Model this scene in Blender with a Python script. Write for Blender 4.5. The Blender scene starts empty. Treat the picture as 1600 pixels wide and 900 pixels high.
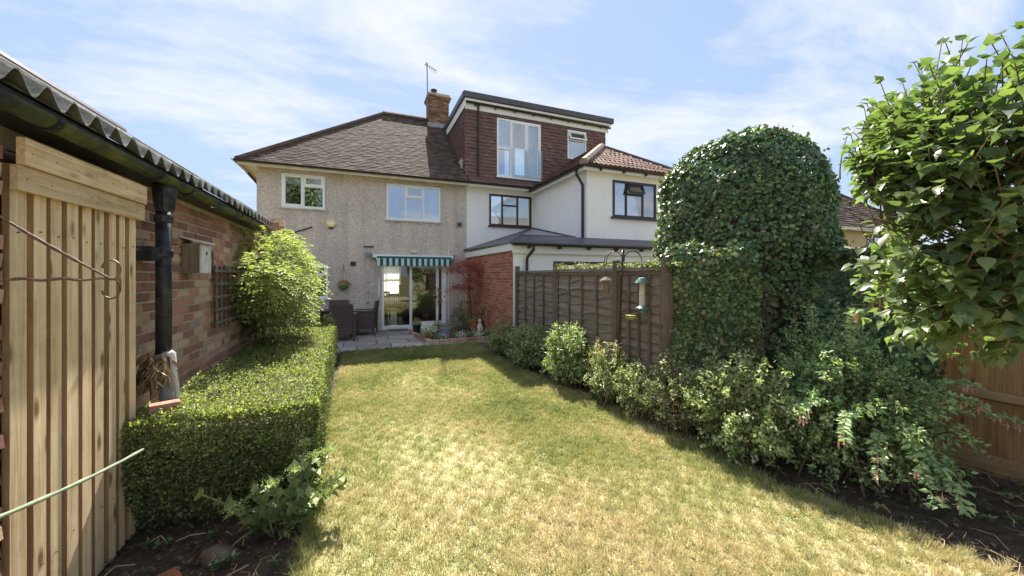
import bpy, math, random
import numpy as np
from math import radians as R, sin, cos, pi, sqrt
from mathutils import Vector, Matrix, Euler

random.seed(7)
rng = np.random.default_rng(7)
scn = bpy.context.scene
COL = scn.collection

# ------------------------------------------------------------------ camera
cam_d = bpy.data.cameras.new('camera'); cam = bpy.data.objects.new('camera', cam_d); COL.objects.link(cam)
cam.location = (0, 0, 1.7)
cam.rotation_euler = (R(90), 0, -math.atan2(.3756, .9268))
cam_d.sensor_width = 36; cam_d.lens = 36 * 580 / 1600
cam_d.shift_y = -(450 - 430) / 1600
cam_d.clip_start = .05; cam_d.clip_end = 2000
scn.camera = cam

# ------------------------------------------------------------------ light: sun just above the top of the frame, behind the houses
LX, LY = .11, .87                                   # horizontal run per metre of drop
SUN_EL = math.atan2(1, math.hypot(LX, LY)); SUN_AZ = math.atan2(LX, LY)   # azimuth from +Y towards +X
sun_d = bpy.data.lights.new('sun', 'SUN'); sun = bpy.data.objects.new('sun', sun_d); COL.objects.link(sun)
sun_d.energy = 2.4; sun_d.angle = R(.5); sun_d.color = (1, .94, .84)
sun.rotation_euler = Vector((-LX, -LY, -1)).to_track_quat('-Z', 'Y').to_euler()

world = bpy.data.worlds.new('World'); scn.world = world; world.use_nodes = True
nt = world.node_tree; nt.nodes.clear()
def wn(t): return nt.nodes.new(t)
sky = wn('ShaderNodeTexSky'); sky.sky_type = 'NISHITA'; sky.sun_disc = False
sky.sun_elevation = SUN_EL; sky.sun_rotation = SUN_AZ
sky.air_density = 1.0; sky.dust_density = .25; sky.ozone_density = 2.2; sky.altitude = 0
bg = wn('ShaderNodeBackground'); bg.inputs['Strength'].default_value = .15
out = wn('ShaderNodeOutputWorld')
tc = wn('ShaderNodeTexCoord'); sep = wn('ShaderNodeSeparateXYZ'); nt.links.new(tc.outputs['Generated'], sep.inputs[0])
def wmath(op, a, b=None, clamp=False):
    n = wn('ShaderNodeMath'); n.operation = op; n.use_clamp = clamp
    for i, v in enumerate((a, b)):
        if v is None: continue
        if hasattr(v, 'links'): nt.links.new(v, n.inputs[i])
        else: n.inputs[i].default_value = v
    return n.outputs[0]
den = wmath('ADD', wmath('MAXIMUM', sep.outputs['Z'], 0.0), .18)
cx_ = wmath('DIVIDE', sep.outputs['X'], den); cy_ = wmath('DIVIDE', sep.outputs['Y'], den)
comb = wn('ShaderNodeCombineXYZ'); nt.links.new(cx_, comb.inputs[0]); nt.links.new(cy_, comb.inputs[1])
mp = wn('ShaderNodeMapping'); nt.links.new(comb.outputs[0], mp.inputs[0])
mp.inputs['Rotation'].default_value = (0, 0, R(25)); mp.inputs['Scale'].default_value = (.55, 1.0, 1); mp.inputs['Location'].default_value = (1.9, .1, 0)
n1 = wn('ShaderNodeTexNoise'); nt.links.new(mp.outputs[0], n1.inputs['Vector'])
n1.inputs['Scale'].default_value = 1.5; n1.inputs['Detail'].default_value = 9; n1.inputs['Roughness'].default_value = .62; n1.inputs['Distortion'].default_value = .35
rampc = wn('ShaderNodeValToRGB'); nt.links.new(n1.outputs[0], rampc.inputs[0])
rampc.color_ramp.elements[0].position = .46; rampc.color_ramp.elements[0].color = (0, 0, 0, 1)
rampc.color_ramp.elements[1].position = .62; rampc.color_ramp.elements[1].color = (1, 1, 1, 1)
fac = wmath('MULTIPLY', rampc.outputs[0], .85, True)
mixc = wn('ShaderNodeMixRGB'); nt.links.new(fac, mixc.inputs[0]); 
def vmath(op, a, b):
    n = wn('ShaderNodeVectorMath'); n.operation = op
    for i, v in enumerate((a, b)):
        if hasattr(v, 'links'): nt.links.new(v, n.inputs[i])
        else: n.inputs[i].default_value = v
    return n.outputs[0]
KS = (.82, 1.04, 1.42)                                  # soft shoulder: the glow round the sun stays within the film's range, over the whole sky alike
soft = vmath('DIVIDE', vmath('MULTIPLY', sky.outputs[0], KS), vmath('ADD', sky.outputs[0], KS))
nt.links.new(soft, mixc.inputs[1])
mixc.inputs[2].default_value = (1.14, 1.17, 1.21, 1)
nt.links.new(mixc.outputs[0], bg.inputs['Color']); nt.links.new(bg.outputs[0], out.inputs['Surface'])

scn.view_settings.view_transform = 'Standard'; scn.view_settings.look = 'None'
scn.view_settings.exposure = 2.54; scn.view_settings.gamma = 1
scn.cycles.use_denoising = True
scn.cycles.max_bounces = 8; scn.cycles.transparent_max_bounces = 12
scn.cycles.sample_clamp_indirect = 6

# ------------------------------------------------------------------ materials
MATS = {}
def newmat(name):
    m = bpy.data.materials.new(name); m.use_nodes = True; m.node_tree.nodes.clear(); MATS[name] = m
    return m
class N:
    def __init__(s, name): s.m = newmat(name); s.t = s.m.node_tree
    def n(s, typ, **kw):
        x = s.t.nodes.new(typ)
        for k, v in kw.items(): setattr(x, k, v)
        return x
    def L(s, a, b): s.t.links.new(a, b)
    def val(s, node, sock, v):
        if hasattr(v, 'links'): s.L(v, node.inputs[sock])
        else: node.inputs[sock].default_value = v
    def noise(s, scale, detail=4, rough=.55, vec=None, scl=None, dist=0):
        n = s.n('ShaderNodeTexNoise'); n.inputs['Scale'].default_value = scale; n.inputs['Detail'].default_value = detail
        n.inputs['Roughness'].default_value = rough; n.inputs['Distortion'].default_value = dist
        tcn = s.n('ShaderNodeTexCoord'); v = tcn.outputs['Object'] if vec is None else vec
        if scl:
            mp = s.n('ShaderNodeMapping'); mp.inputs['Scale'].default_value = scl; s.L(v, mp.inputs[0]); v = mp.outputs[0]
        s.L(v, n.inputs['Vector']); return n.outputs[0]
    def ramp(s, fac, stops):
        r = s.n('ShaderNodeValToRGB'); s.L(fac, r.inputs[0]); e = r.color_ramp.elements
        while len(e) < len(stops): e.new(.5)
        for i, (p, c) in enumerate(stops):
            e[i].position = p; e[i].color = (c[0], c[1], c[2], 1) if hasattr(c, '__len__') else (c, c, c, 1)
        return r.outputs[0]
    def mix(s, fac, a, b, mode='MIX'):
        m = s.n('ShaderNodeMixRGB', blend_type=mode); s.val(m, 0, fac)
        for i, v in ((1, a), (2, b)):
            if hasattr(v, 'links'): s.L(v, m.inputs[i])
            else: m.inputs[i].default_value = (*v, 1) if len(v) == 3 else v
        return m.outputs[0]
    def math(s, op, a, b=0., clamp=False):
        m = s.n('ShaderNodeMath', operation=op, use_clamp=clamp); s.val(m, 0, a); s.val(m, 1, b); return m.outputs[0]
    def rand(s):
        g = s.n('ShaderNodeNewGeometry'); o = s.n('ShaderNodeObjectInfo')
        return s.math('FRACT', s.math('ADD', g.outputs['Random Per Island'], o.outputs['Random']))
    def bsdf(s, col, rough=.8, bump=None, bs=.3, bd=.02, metal=0, spec=.3):
        b = s.n('ShaderNodeBsdfPrincipled'); s.val(b, 'Base Color', col if hasattr(col, 'links') else (*col, 1))
        s.val(b, 'Roughness', rough); b.inputs['Metallic'].default_value = metal; b.inputs['Specular IOR Level'].default_value = spec
        if bump is not None:
            bp = s.n('ShaderNodeBump'); bp.inputs['Strength'].default_value = bs; bp.inputs['Distance'].default_value = bd
            s.L(bump, bp.inputs['Height']); s.L(bp.outputs[0], b.inputs['Normal'])
        o = s.n('ShaderNodeOutputMaterial'); s.L(b.outputs[0], o.inputs[0]); return b

def simple(name, col, rough=.6, var=.15, scale=8, bump=0, metal=0, spec=.4, scl=None, bd=.01):
    k = N(name); f = k.noise(scale, 5, .6, scl=scl)
    lo = tuple(c * (1 - var) for c in col); hi = tuple(min(1, c * (1 + var)) for c in col)
    c = k.ramp(f, [(.3, lo), (.7, hi)])
    k.bsdf(c, rough, k.noise(scale * 4, 4, scl=scl) if bump else None, bump, bd, metal, spec); return k.m
def perrand(name, stops, rough=.85, nscale=20, nvar=.35, bump=.5, bd=.01, scl=None, stain=None):
    """each separate piece takes a colour of its own"""
    k = N(name); c = k.ramp(k.rand(), stops)
    f = k.noise(nscale, 5, .65, scl=scl)
    c = k.mix(nvar, c, k.ramp(f, [(.3, (.35, .35, .35)), (.7, (1.5, 1.5, 1.5))]), 'MULTIPLY')
    if stain: c = k.mix(k.ramp(k.noise(stain[1], 5), [(stain[2], 0.), (stain[2] + .15, 1.)]), c, stain[0])
    k.bsdf(c, rough, k.noise(nscale * 3, 4, scl=scl), bump, bd, spec=.2); return k.m
def leafmat(name, stops, trans=.35, rough=.45, spec=.4, gain=1.85):
    k = N(name); c = k.ramp(k.rand(), [(p, tuple(min(.85, x * gain) for x in q)) for p, q in stops])
    b = k.n('ShaderNodeBsdfPrincipled'); k.L(c, b.inputs['Base Color']); b.inputs['Roughness'].default_value = rough
    b.inputs['Specular IOR Level'].default_value = spec
    t = k.n('ShaderNodeBsdfTranslucent')
    tcx = k.mix(1.0, c, (1.25, 1.4, .55), 'MULTIPLY'); k.L(tcx, t.inputs[0])
    m = k.n('ShaderNodeMixShader'); m.inputs[0].default_value = trans
    k.L(b.outputs[0], m.inputs[1]); k.L(t.outputs[0], m.inputs[2])
    o = k.n('ShaderNodeOutputMaterial'); k.L(m.outputs[0], o.inputs[0]); return k.m
def glassmat(name, tint=(.75, .8, .8), refl=.12):
    k = N(name); g = k.n('ShaderNodeBsdfGlossy'); g.inputs['Roughness'].default_value = .01; g.inputs[0].default_value = (1, 1, 1, 1)
    t = k.n('ShaderNodeBsdfTransparent'); t.inputs[0].default_value = (*tint, 1)
    fr = k.n('ShaderNodeFresnel'); fr.inputs[0].default_value = 1.5
    f = k.math('ADD', fr.outputs[0], refl, True)
    m = k.n('ShaderNodeMixShader'); k.L(f, m.inputs[0]); k.L(t.outputs[0], m.inputs[1]); k.L(g.outputs[0], m.inputs[2])
    o = k.n('ShaderNodeOutputMaterial'); k.L(m.outputs[0], o.inputs[0]); return k.m

# lawn colour shared by the turf sheet and the blades standing on it
def lawn_colour(k):
    tcn = k.n('ShaderNodeTexCoord'); v = tcn.outputs['Object']
    big = k.noise(.75, 3, .6, vec=v, dist=.4); mid = k.noise(4.2, 6, .78, vec=v); fine = k.noise(38, 4, .7, vec=v)
    sepn = k.n('ShaderNodeSeparateXYZ'); k.L(v, sepn.inputs[0])
    far = k.math('MULTIPLY', k.math('SUBTRACT', sepn.outputs['Y'], 3.2), .016)
    s = k.math('ADD', k.math('ADD', k.math('MULTIPLY', big, .55), k.math('MULTIPLY', mid, .45)), far)
    c = k.ramp(s, [(.36, (.60, .525, .355)), (.45, (.525, .485, .285)), (.55, (.395, .41, .19)), (.68, (.21, .265, .10))])
    c = k.mix(.45, c, k.ramp(fine, [(.3, (.55, .55, .5)), (.7, (1.45, 1.45, 1.4))]), 'MULTIPLY')
    return c, fine
k = N('turf'); c, f = lawn_colour(k); k.bsdf(k.mix(.25, c, (.16, .11, .06)), .95, f, .8, .02, spec=.1)
k = N('grass_blade'); c, f = lawn_colour(k)
c = k.mix(.8, c, k.ramp(k.rand(), [(0, (.50, .56, .36)), (.5, (1.0, 1.0, .92)), (1, (1.6, 1.42, 1.25))]), 'MULTIPLY')
c = k.mix(.30, c, k.ramp(k.noise(16, 4, .7), [(.34, (.55, .66, .42)), (.5, (1.0, 1.0, .95)), (.66, (1.35, 1.25, 1.15))]), 'MULTIPLY')
b = k.n('ShaderNodeBsdfDiffuse'); k.L(c, b.inputs[0]); t = k.n('ShaderNodeBsdfTranslucent'); k.L(c, t.inputs[0])
m = k.n('ShaderNodeMixShader'); m.inputs[0].default_value = .35; k.L(b.outputs[0], m.inputs[1]); k.L(t.outputs[0], m.inputs[2])
o = k.n('ShaderNodeOutputMaterial'); k.L(m.outputs[0], o.inputs[0])
k = N('soil'); c = k.ramp(k.noise(14, 8, .75), [(.3, (.075, .055, .042)), (.6, (.17, .13, .10)), (.78, (.34, .27, .20))]); k.bsdf(c, .95, k.noise(40, 6, .7), .9, .04, spec=.1)
k = N('far_ground'); c = k.ramp(k.noise(.8, 5), [(.35, (.10, .11, .04)), (.65, (.22, .19, .09))]); k.bsdf(c, .95, None)
# pebbledash: small stones in cement
k = N('pebbledash')
vo = k.n('ShaderNodeTexVoronoi'); vo.inputs['Scale'].default_value = 62
tcn = k.n('ShaderNodeTexCoord'); k.L(tcn.outputs['Object'], vo.inputs['Vector'])
sc = k.n('ShaderNodeSeparateColor'); k.L(vo.outputs['Color'], sc.inputs[0])
c = k.ramp(sc.outputs[0], [(0, (.46, .385, .345)), (.25, (.64, .555, .495)), (.5, (.74, .65, .58)), (.75, (.80, .715, .635)), (1, (.90, .83, .76))])
c = k.mix(.4, c, k.ramp(k.noise(18, 6, .8), [(.3, (.65, .62, .63)), (.7, (1.32, 1.3, 1.27))]), 'MULTIPLY')
c = k.mix(.5, c, k.ramp(k.noise(.9, 4), [(.35, (.80, .80, .86)), (.65, (1.12, 1.06, 1.0))]), 'MULTIPLY')
c = k.mix(.45, c, k.ramp(k.noise(2.2, 5, .7, scl=(1.6, 1, .16)), [(.38, (.74, .72, .72)), (.55, (1.04, 1.03, 1.03))]), 'MULTIPLY')
k.bsdf(c, .9, vo.outputs['Distance'], .9, .02, spec=.2)
k = N('white_render'); c = k.ramp(k.noise(1.2, 6, .6), [(.3, (.87, .84, .82)), (.7, (.92, .89, .87))]); c = k.mix(.16, c, k.ramp(k.noise(2.0, 5, .7, scl=(1.8, 1, .14)), [(.36, (.80, .79, .78)), (.52, (1.02, 1.02, 1.02))]), 'MULTIPLY'); k.bsdf(c, .85, k.noise(90, 3), .2, .004, spec=.2)
simple('upvc', (.84, .85, .87), .35, .03, 3)
simple('cream_wood', (.62, .55, .45), .6, .1, 5)
simple('fascia_white', (.8, .79, .77), .5, .05, 3)
simple('dark_gutter', (.028, .020, .020), .35, .3, 6)
k = N('mossy_gutter'); c = k.ramp(k.noise(5, 6, .7), [(.42, (.022, .024, .026)), (.62, (.085, .10, .022)), (.8, (.16, .17, .04))]); k.bsdf(c, .5, k.noise(40, 4), .3, .005)
k = N('black_iron'); c = k.ramp(k.noise(9, 7, .7), [(.40, (.014, .014, .017)), (.62, (.05, .05, .055)), (.72, (.28, .28, .28))]); k.bsdf(c, .42, k.noise(25, 5), .4, .006)
simple('lead_grey', (.30, .30, .31), .6, .35, 12, .4)
simple('brown_window', (.055, .030, .024), .35, .15, 6)
simple('grey_window', (.030, .034, .045), .35, .15, 6)
simple('felt_roof', (.085, .075, .090), .42, .2, 2, .2)
simple('felt_sky_sheen', (.30, .30, .36), .45, .1, 2, .1)  # same felt, paler and bluer: sky reflection painted into the colour
simple('lead_apron', (.10, .10, .13), .4, .2, 4)
simple('mortar', (.50, .41, .30), .95, .25, 14, .6)
simple('mortar_dark', (.42, .32, .26), .95, .2, 14, .5)
perrand('old_brick', [(0, (.28, .16, .13)), (.25, (.40, .205, .16)), (.5, (.50, .26, .19)), (.7, (.58, .35, .25)), (.88, (.64, .48, .33)), (1, (.36, .28, .24))], .9, 22, .45, .7, .012, stain=((.05, .045, .035), 3, .62))
perrand('red_brick', [(0, (.30, .11, .075)), (.5, (.42, .165, .105)), (1, (.52, .23, .15))], .85, 20, .3, .4)
perrand('chimney_brick', [(0, (.13, .075, .055)), (.5, (.24, .13, .085)), (1, (.36, .22, .14))], .9, 14, .4, .4)
perrand('roof_tile', [(0, (.068, .047, .038)), (.4, (.102, .070, .055)), (.8, (.125, .088, .070)), (1, (.165, .125, .10))], .9, 4, .4, .3)
perrand('hung_tile', [(0, (.155, .092, .080)), (.5, (.18, .108, .094)), (1, (.215, .13, .112))], .75, 3, .15, .2)
perrand('concrete_tile', [(0, (.15, .085, .07)), (.5, (.22, .13, .105)), (1, (.30, .20, .16))], .8, 10, .3, .3)
simple('ridge_tile', (.10, .062, .048), .85, .35, 6, .3)
simple('ridge_pale', (.33, .235, .185), .85, .25, 5, .3)
k = N('asbestos'); c = k.ramp(k.noise(7, 8, .7), [(.35, (.10, .095, .08)), (.52, (.24, .235, .21)), (.68, (.45, .45, .44)), (.8, (.30, .30, .12))]); k.bsdf(c, .95, k.noise(60, 5), .6, .006, spec=.1)
def wood(name, stops, grain=9, knots=True, ax=2):
    k = N(name); s = [22, 22, 22]; s[ax] = .9
    o = k.n('ShaderNodeObjectInfo'); tcn = k.n('ShaderNodeTexCoord'); ad = k.n('ShaderNodeVectorMath', operation='ADD')
    cmb = k.n('ShaderNodeCombineXYZ'); r_ = k.math('MULTIPLY', o.outputs['Random'], 17.)
    for i in range(3): k.L(r_, cmb.inputs[i])
    k.L(tcn.outputs['Object'], ad.inputs[0]); k.L(cmb.outputs[0], ad.inputs[1])
    g = k.noise(1.6, 7, .65, vec=ad.outputs[0], scl=s, dist=1.2)
    c = k.ramp(g, stops)
    c = k.mix(.5, c, k.ramp(k.math('FRACT', k.math('MULTIPLY', o.outputs['Random'], 7.3)), [(0, (.72, .72, .70)), (1, (1.2, 1.17, 1.12))]), 'MULTIPLY')
    c = k.mix(.55, c, k.ramp(k.noise(3.2, 6, .75, vec=ad.outputs[0]), [(.32, (.62, .56, .50)), (.5, (1., .98, .96)), (.68, (1.12, 1.13, 1.16))]), 'MULTIPLY')
    if knots:
        kv = k.n('ShaderNodeTexVoronoi'); kv.inputs['Scale'].default_value = 1.0
        mp = k.n('ShaderNodeMapping'); sc_ = [9, 9, 9]; sc_[ax] = 3.2; mp.inputs['Scale'].default_value = sc_
        k.L(ad.outputs[0], mp.inputs[0]); k.L(mp.outputs[0], kv.inputs['Vector'])
        c = k.mix(k.ramp(kv.outputs['Distance'], [(.10, .85), (.22, 0.)]), c, (.12, .06, .03))
    k.bsdf(c, .8, g, .35, .006, spec=.2); return k.m
wood('pale_timber', [(.22, (.34, .215, .11)), (.40, (.60, .44, .26)), (.6, (.74, .59, .39)), (.8, (.84, .73, .55))])
wood('timber_edge', [(.3, (.22, .125, .065)), (.7, (.38, .24, .13))], knots=False)
wood('pale_timber_y', [(.25, (.36, .23, .12)), (.45, (.56, .41, .24)), (.6, (.68, .53, .34)), (.8, (.76, .65, .48))], ax=1)
wood('weathered_lap', [(.25, (.12, .095, .082)), (.5, (.23, .185, .16)), (.75, (.37, .315, .275))], knots=False, ax=1)
wood('fence_post', [(.3, (.12, .088, .070)), (.7, (.24, .18, .145))], knots=False)
wood('orange_fence', [(.25, (.24, .125, .06)), (.5, (.42, .25, .125)), (.75, (.56, .36, .20))])
wood('orange_rail', [(.25, (.24, .14, .08)), (.5, (.40, .26, .15)), (.75, (.52, .37, .24))], knots=False, ax=1)
simple('trellis_wood', (.16, .17, .15), .8, .4, 12, .3)
simple('trellis_dark', (.09, .065, .05), .8, .4, 12, .3)
perrand('bark', [(0, (.10, .07, .045)), (1, (.22, .16, .10))], .9, 18, .5, .8)
perrand('green_stem', [(0, (.14, .16, .06)), (1, (.28, .27, .13))], .7, 18, .3, .3)
perrand('paving', [(0, (.26, .235, .215)), (.5, (.34, .31, .285)), (1, (.44, .405, .37))], .9, 7, .5, .4, stain=((.16, .14, .12), 2, .6))
simple('joint_sand', (.12, .105, .09), .95, .3, 20, .5)
glassmat('window_glass'); glassmat('blue_glass', (.6, .7, .8), .30); glassmat('clear_glass', (.93, .95, .95), .03)
simple('frosted', (.05, .065, .07), .18, .4, 30, .3, spec=.8)
simple('curtain_white', (.75, .76, .80), .9, .06, 30, scl=(6, 1, .05))
simple('blind', (.62, .62, .64), .7, .08, 5)
k = N('net_curtain'); c = k.ramp(k.noise(14, 3, .5, scl=(3, 1, .05)), [(.3, (.80, .76, .66)), (.7, (.95, .92, .85))])
d = k.n('ShaderNodeBsdfDiffuse'); k.L(c, d.inputs[0]); t = k.n('ShaderNodeBsdfTranslucent'); k.L(c, t.inputs[0])
m = k.n('ShaderNodeMixShader'); m.inputs[0].default_value = .7; k.L(d.outputs[0], m.inputs[1]); k.L(t.outputs[0], m.inputs[2])
o = k.n('ShaderNodeOutputMaterial'); k.L(m.outputs[0], o.inputs[0])
simple('drape', (.46, .34, .18), .9, .2, 20, scl=(6, 1, .05))
simple('room_wall', (.48, .42, .33), .9, .05, 2)
simple('room_floor', (.12, .07, .04), .5, .2, 4)
simple('dark_wood', (.075, .035, .02), .4, .3, 8, scl=(1, 1, .2))
k = N('rattan'); tcn = k.n('ShaderNodeTexCoord')
w1 = k.n('ShaderNodeTexWave'); w1.inputs['Scale'].default_value = 16; w1.bands_direction = 'Z'; k.L(tcn.outputs['Object'], w1.inputs[0])
w2 = k.n('ShaderNodeTexWave'); w2.inputs['Scale'].default_value = 16; w2.bands_direction = 'DIAGONAL'; k.L(tcn.outputs['Object'], w2.inputs[0])
h = k.math('MULTIPLY', w1.outputs[1], w2.outputs[1]); k.bsdf(k.ramp(h, [(0, (.06, .042, .042)), (.7, (.22, .155, .145))]), .6, h, .7, .01)
simple('awning_green', (.012, .10, .085), .85, .1, 30); simple('awning_white', (.55, .66, .66), .85, .06, 30)
simple('alarm_cream', (.85, .68, .30), .5, .05, 4); simple('alarm_white', (.85, .85, .82), .5, .03, 4)
simple('black_plastic', (.02, .02, .022), .4, .2, 6); simple('grey_plastic', (.20, .22, .25), .5, .15, 6)
simple('lamp_glass', (.75, .66, .42), .3, .05, 4)
simple('terracotta', (.36, .14, .07), .85, .25, 9, .3); simple('blue_pot', (.22, .26, .36), .5, .15, 8); simple('stone_white', (.58, .56, .52), .9, .2, 12, .3)
simple('iron_dark', (.035, .028, .026), .5, .3, 20); simple('rusty_steel', (.20, .135, .10), .45, .5, 30, .4, metal=.5)
simple('feeder_green', (.11, .19, .19), .5, .2, 8); simple('seed', (.52, .47, .40), .8, .35, 60, .4); simple('suet', (.20, .15, .11), .9, .3, 50, .5)
simple('yellow_tray', (.34, .32, .12), .5, .1, 5)
simple('cane_green', (.20, .25, .17), .5, .25, 12, .2); simple('straw', (.46, .33, .18), .9, .25, 20)
simple('distant_brick', (.50, .38, .22), .9, .15, 6); simple('aerial_metal', (.18, .18, .19), .4, .1, 5, metal=.7)
simple('sand_stone', (.17, .125, .095), .95, .45, 14, .8)
def flower(name, a, b=None): return leafmat(name, [(0, a), (1, b or a)], .25, .6, .2, 1.)
flower('fl_pink', (.72, .34, .33), (.80, .58, .52)); flower('fl_red', (.55, .05, .02), (.75, .16, .05)); flower('fl_white', (.75, .75, .72), (.88, .87, .84))
flower('fl_purple', (.25, .15, .40), (.42, .30, .55)); flower('fl_orange', (.70, .26, .03), (.8, .40, .06)); flower('fl_buff', (.52, .36, .30), (.68, .52, .44)); flower('fl_lime', (.40, .50, .20), (.55, .62, .32))
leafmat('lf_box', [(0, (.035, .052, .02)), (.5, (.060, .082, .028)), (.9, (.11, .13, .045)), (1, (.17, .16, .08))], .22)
leafmat('lf_ivy', [(0, (.03, .055, .028)), (.5, (.052, .088, .042)), (.85, (.082, .13, .055)), (1, (.13, .18, .06))], .16, .38, .5)
leafmat('lf_ivybrown', [(0, (.07, .058, .038)), (.5, (.12, .098, .068)), (1, (.20, .17, .12))], .2, .6, .3)
leafmat('lf_ivyred', [(0, (.10, .03, .03)), (1, (.16, .07, .04))], .25, .5, .3)
leafmat('lf_lilac', [(0, (.065, .095, .045)), (.5, (.10, .14, .06)), (1, (.16, .20, .09))], .42, .34, .65, 1.45)
leafmat('lf_wisteria', [(0, (.13, .16, .06)), (.5, (.21, .24, .10)), (1, (.36, .37, .21))], .42, .5, .4, 1.25)
leafmat('lf_fuchsia', [(0, (.11, .17, .085)), (.5, (.18, .25, .125)), (1, (.27, .34, .17))], .3, .42, .5)
leafmat('lf_pale', [(0, (.13, .17, .07)), (.5, (.21, .24, .12)), (.85, (.31, .32, .20)), (1, (.42, .40, .29))], .3, .5)
leafmat('lf_grey', [(0, (.09, .12, .06)), (.5, (.15, .18, .09)), (1, (.24, .25, .15))], .25, .55)
leafmat('lf_mid', [(0, (.065, .105, .04)), (.5, (.12, .17, .065)), (1, (.24, .27, .13))], .3, .45)
leafmat('lf_sedum', [(0, (.12, .17, .07)), (.5, (.18, .23, .09)), (1, (.27, .30, .13))], .25, .5, .3, 1.3)
leafmat('lf_maple', [(0, (.13, .022, .025)), (.5, (.22, .045, .045)), (1, (.32, .10, .085))], .35, .5)
leafmat('lf_litter', [(0, (.07, .045, .03)), (.6, (.13, .09, .06)), (.93, (.24, .18, .12)), (1, (.10, .13, .05))], .1, .7, .3, 1.)
leafmat('lf_box_new_sunlit', [(0, (.14, .17, .055)), (.5, (.22, .245, .085)), (1, (.33, .335, .15))], .45, .5, .4, 1.25)  # fresh growth, with sunlight on the hedge top painted into the leaf colour
def MT(n): return bpy.data.materials[n]

# ------------------------------------------------------------------ builders
def root_loc(p):
    while p.parent: p = p.parent
    return Vector(p.location)
class MB:
    def __init__(s): s.v = []; s.f = []; s.mi = []
    def add(s, vs, fs, mi=0):
        o = len(s.v); s.v.extend([tuple(v) for v in vs]); s.f.extend([tuple(i + o for i in f) for f in fs]); s.mi.extend([mi] * len(fs)); return s
    def box(s, x0, x1, y0, y1, z0, z1, mi=0):
        return s.add([(x0, y0, z0), (x1, y0, z0), (x1, y1, z0), (x0, y1, z0), (x0, y0, z1), (x1, y0, z1), (x1, y1, z1), (x0, y1, z1)],
                     [(0, 3, 2, 1), (4, 5, 6, 7), (0, 1, 5, 4), (1, 2, 6, 5), (2, 3, 7, 6), (3, 0, 4, 7)], mi)
    def frame(s, o, u, v, w, a, b, c, mi=0):
        """slab spanned from corner o by u*a, v*b, w*c"""
        o = Vector(o); u = Vector(u) * a; v = Vector(v) * b; w = Vector(w) * c
        p = [o, o + u, o + u + v, o + v, o + w, o + u + w, o + u + v + w, o + v + w]
        return s.add(p, [(0, 3, 2, 1), (4, 5, 6, 7), (0, 1, 5, 4), (1, 2, 6, 5), (2, 3, 7, 6), (3, 0, 4, 7)], mi)
    def tube(s, pts, r, n=8, mi=0, cap=True):
        pts = [Vector(p) for p in pts]; rs = r if hasattr(r, '__len__') else [r] * len(pts); vs = []; fs = []
        prev = None
        for i, p in enumerate(pts):
            d = (pts[min(i + 1, len(pts) - 1)] - pts[max(i - 1, 0)]).normalized()
            if prev is None: a = d.orthogonal().normalized()
            else: a = (prev - d * prev.dot(d)); a = a.normalized() if a.length > 1e-6 else d.orthogonal().normalized()
            prev = a; b = d.cross(a)
            for k in range(n): t = 2 * pi * k / n; vs.append(p + (a * cos(t) + b * sin(t)) * rs[i])
        for i in range(len(pts) - 1):
            for k in range(n): fs.append((i * n + k, i * n + (k + 1) % n, (i + 1) * n + (k + 1) % n, (i + 1) * n + k))
        if cap: fs.append(tuple(range(n))[::-1]); fs.append(tuple((len(pts) - 1) * n + k for k in range(n)))
        return s.add(vs, fs, mi)
    def lathe(s, c, prof, n=16, mi=0):
        vs = []; fs = []
        for r, z in prof:
            for k in range(n): t = 2 * pi * k / n; vs.append((c[0] + r * cos(t), c[1] + r * sin(t), c[2] + z))
        for i in range(len(prof) - 1):
            for k in range(n): fs.append((i * n + k, i * n + (k + 1) % n, (i + 1) * n + (k + 1) % n, (i + 1) * n + k))
        fs.append(tuple(range(n))[::-1]); fs.append(tuple((len(prof) - 1) * n + k for k in range(n)))
        return s.add(vs, fs, mi)
    def gutter(s, p0, p1, r, n=8, th=.006, mi=0):
        """half-round trough open to the top"""
        p0 = Vector(p0); p1 = Vector(p1); d = (p1 - p0).normalized(); side = d.cross(Vector((0, 0, 1))).normalized()
        vs = []; m = n + 1
        for p in (p0, p1):
            for rr in (r, r - th):
                for k in range(m): t = pi * k / n; vs.append(p + side * cos(t) * rr - Vector((0, 0, 1)) * sin(t) * rr)
        fs = []
        for k in range(n):
            fs.append((k, k + 1, 2 * m + k + 1, 2 * m + k)); fs.append((m + k, 3 * m + k, 3 * m + k + 1, m + k + 1))
            fs.append((k, m + k, m + k + 1, k + 1)); fs.append((2 * m + k, 2 * m + k + 1, 3 * m + k + 1, 3 * m + k))
        fs.append((0, 2 * m, 3 * m, m)); fs.append((n, m + n, 3 * m + n, 2 * m + n))
        return s.add(vs, fs, mi)
    def sphere(s, c, r, n=10, m=6, mi=0):
        r = r if hasattr(r, '__len__') else (r, r, r)
        vs = []; fs = []
        for j in range(m + 1):
            ph = pi * j / m
            for k in range(n): t = 2 * pi * k / n; vs.append((c[0] + r[0] * sin(ph) * cos(t), c[1] + r[1] * sin(ph) * sin(t), c[2] + r[2] * cos(ph)))
        for j in range(m):
            for k in range(n): fs.append((j * n + k, (j + 1) * n + k, (j + 1) * n + (k + 1) % n, j * n + (k + 1) % n))
        return s.add(vs, fs, mi)
    def mesh(s, name, mats, off=(0, 0, 0), smooth=False):
        me = bpy.data.meshes.new(name); ox, oy, oz = off
        me.from_pydata([(x - ox, y - oy, z - oz) for x, y, z in s.v], [], s.f)
        for m in (mats if isinstance(mats, (list, tuple)) else [mats]): me.materials.append(MT(m) if isinstance(m, str) else m)
        if any(s.mi): me.polygons.foreach_set('material_index', s.mi)
        if smooth: me.polygons.foreach_set('use_smooth', [True] * len(me.polygons))
        me.update(); return me
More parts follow.
